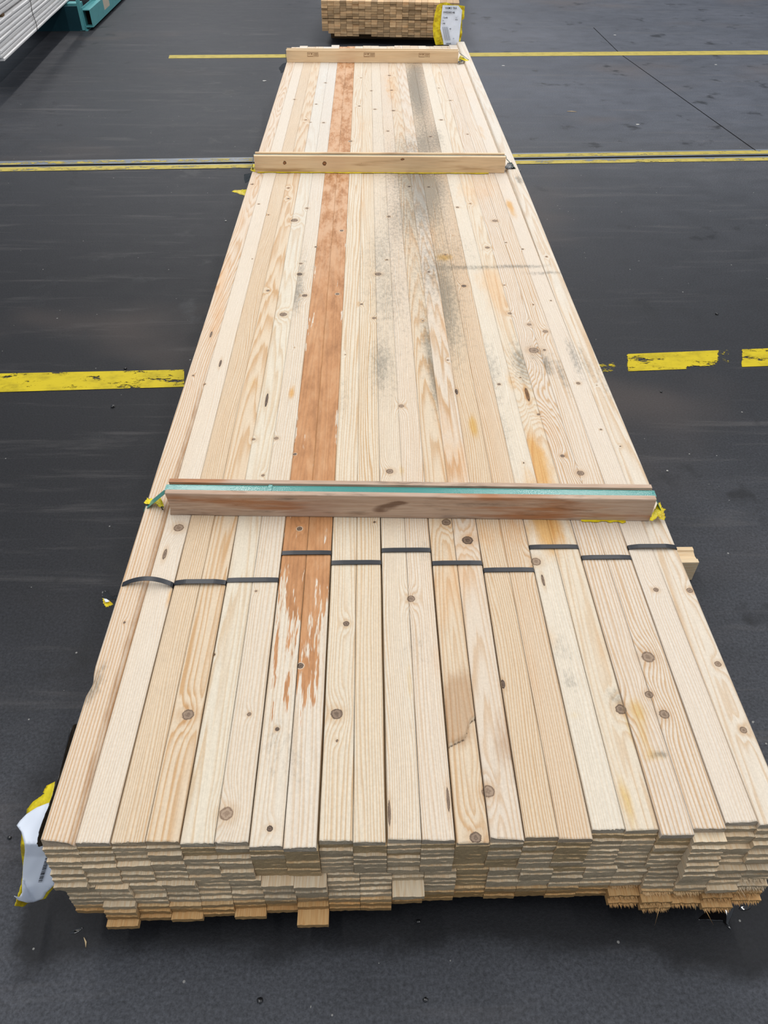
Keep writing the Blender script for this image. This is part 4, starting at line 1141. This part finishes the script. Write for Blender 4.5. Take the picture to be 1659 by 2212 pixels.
# ------------------------------------------------------------------ water, grit and scraps on the floor
def make_water():
    t = NT('water_film')
    return t.done((.006, .006, .007), .04, .8)
WATER = make_water()
def puddle(poly, label, h=.0016):
    pts = [on_z(px, py, 0) for px, py in poly]; c = np.mean(pts, 0); m = len(pts)
    # soften the outline
    P = []
    for k in range(m):
        a, b, d_, e = pts[k - 1], pts[k], pts[(k + 1) % m], pts[(k + 2) % m]
        for s in np.linspace(0, 1, 6, endpoint=False):
            P.append(.5 * ((2 * b) + (-a + d_) * s + (2 * a - 5 * b + 4 * d_ - e) * s * s + (-a + 3 * b - 3 * d_ + e) * s ** 3))
    n = len(P); vs, fs = [], []
    for lev, (sc_, hh) in enumerate([(1, .0003), (.97, .55 * h), (.90, .9 * h), (.75, h), (.4, h)]):
        for p in P: q = c + (p - c) * sc_; vs.append((q[0], q[1], hh))
        if lev:
            b = (lev - 1) * n
            for k in range(n): fs.append((b + k, b + (k + 1) % n, b + n + (k + 1) % n, b + n + k))
    fs.append(tuple(4 * n + k for k in range(n)))
    o = pydata('water_puddle', vs, fs, [WATER], smooth=True)
    return tag(o, label, 'puddle')
puddle([(1508, 1986), (1530, 1968), (1560, 1962), (1584, 1958), (1582, 1975), (1574, 1994), (1580, 2008), (1572, 2004), (1562, 1991), (1545, 1990), (1525, 1988)], 'dark water puddle on the floor below the front right corner of the pack')
puddle([(1596, 1962), (1608, 1956), (1622, 1958), (1618, 1964), (1604, 1967)], 'small water puddle right of the larger one below the pack')
puddle([(1614, 1936), (1622, 1934), (1636, 1944), (1638, 1950), (1628, 1946)], 'thin water streak near the right edge of the photo')
puddle([(150, 2015), (165, 2006), (180, 2004), (172, 2012), (158, 2018)], 'small wet spot below the front left corner of the pack', .001)
def blob(name, px, py, r, mat, label, cat, flat=.5, seed=0):
    p = on_z(px, py, 0); bm = bmesh.new(); bmesh.ops.create_icosphere(bm, subdivisions=2, radius=1)
    q = random.Random(seed)
    for v in bm.verts:
        k = 1 + q.uniform(-.22, .22)
        v.co = Vector((v.co.x * r * k, v.co.y * r * .8 * k, (v.co.z + .9) * r * flat))
    me = bpy.data.meshes.new(name); bm.to_mesh(me); bm.free()
    o = link_mesh(name, me, None, [mat]); o.location = (p[0], p[1], 0)
    return tag(o, label, cat)
GRIT = plain('pale_grit', (190, 188, 182), .7, .3); DGRIT = plain('dark_lump', (20, 20, 22), .3, .6)
for k, (px, py, r_, lab) in enumerate([(1087, 142, .010, 'white paper scrap on the floor right of the stamped batten'), (1377, 269, .010, 'white crumpled scrap on the floor above the double yellow line, right'), (1546, 140, .009, 'pale scrap on the floor just below the far yellow line'),
                                     (1328, 76, .010, 'pale scrap on the floor above the far yellow line, right'), (571, 175, .012, 'pale chip on the floor left of the pack near the far batten'), (488, 478, .004, 'white grit speck on the floor left of the pack'), (1441, 1018, .003, 'white grit speck on the floor right of the old batten')]):
    blob('paper_scrap' if k < 5 else 'grit_speck', px, py, r_, GRIT, lab, 'scrap' if k < 5 else 'grit', .12 if k < 5 else .6, k)
for k, (px, py, r_, lab) in enumerate([(244, 879, .006, 'dark flat washer-like lump below the left yellow line'), (919, 2005 + 155, .004, 'dark wet pebble near the bottom edge, centre'), (562, 2162, .005, 'dark wet pebble near the bottom edge, left of centre'), (903, 1991, .004, 'dark wet pebble just below the pack, centre'),
                                     (1548, 679, .006, 'dark lump on the floor right of the pack'), (1428, 847, .004, 'dark pebble below the worn yellow patches'), (21, 1810, .004, 'dark pebble left of the barcode label'), (271, 797, .005, 'dark lump touching the left yellow line')]):
    blob('floor_pebble', px, py, r_, DGRIT, lab, 'pebble', .5, 40 + k)
# splinters
SPL = make_simple_wood('splinter_wood', 'y', .3)
def splinter(p, q, w, label):
    a, b = Vector(on_z(*p, 0)), Vector(on_z(*q, 0)); n = Vector((-(b - a).y, (b - a).x, 0)).normalized() * w
    m = (a + b) / 2 + n * 1.2
    vs = [a - n * .3, a + n * .3, m + n, m - n, b]; vs = [Vector((v.x, v.y, .0006)) for v in vs]; vs += [v + Vector((0, 0, .0016)) for v in vs]
    fs = [(0, 3, 2, 1), (5, 6, 7, 8), (3, 4, 2), (8, 7, 9), (0, 1, 6, 5), (1, 2, 7, 6), (2, 4, 9, 7), (4, 3, 8, 9), (3, 0, 5, 8)]
    o = pydata('wood_splinter', vs, fs, [SPL]); o.color = (*lin((200, 178, 140)), 1)
    return tag(o, label, 'splinter')
splinter((182, 2026), (186, 2048), .0012, 'thin wood splinter on the floor below the front left corner')
splinter((1502, 1966), (1506, 1946), .0012, 'thin wood splinter on the floor beside the puddle')
splinter((1225, 241), (1246, 242), .004, 'pale splinter on the floor right of the pack, beyond the middle batten')

# ------------------------------------------------------------------ light
def area(name, x, y0, y1, z, w, power, col=(1, .975, .95)):
    l = bpy.data.lights.new(name, 'AREA'); l.shape = 'RECTANGLE'; l.size = w; l.size_y = abs(y1 - y0); l.energy = power; l.color = col
    o = bpy.data.objects.new(name, l); C.objects.link(o); o.location = (x - .094 * ((y0 + y1) / 2 - 5.3), (y0 + y1) / 2, z); o.rotation_euler = (0, 0, .094)
    return o
area('ceiling_light_row', -2.2, -2, 22, 6.2 + T, .35, 690)
area('ceiling_light_row', 2.95, -2, 22, 6.2 + T, .35, 690)
wd = bpy.data.worlds.new('hall_light'); bpy.context.scene.world = wd; wd.use_nodes = True
nt = wd.node_tree; nt.nodes.clear()
o_ = nt.nodes.new('ShaderNodeOutputWorld'); bg = nt.nodes.new('ShaderNodeBackground'); nt.links.new(bg.outputs[0], o_.inputs[0])
bg.inputs[0].default_value = (.80, .88, 1.0, 1); bg.inputs[1].default_value = .54
vs_ = bpy.context.scene.view_settings
vs_.view_transform = 'Standard'; vs_.look = 'None'; vs_.exposure = 0.0; vs_.gamma = 1.0
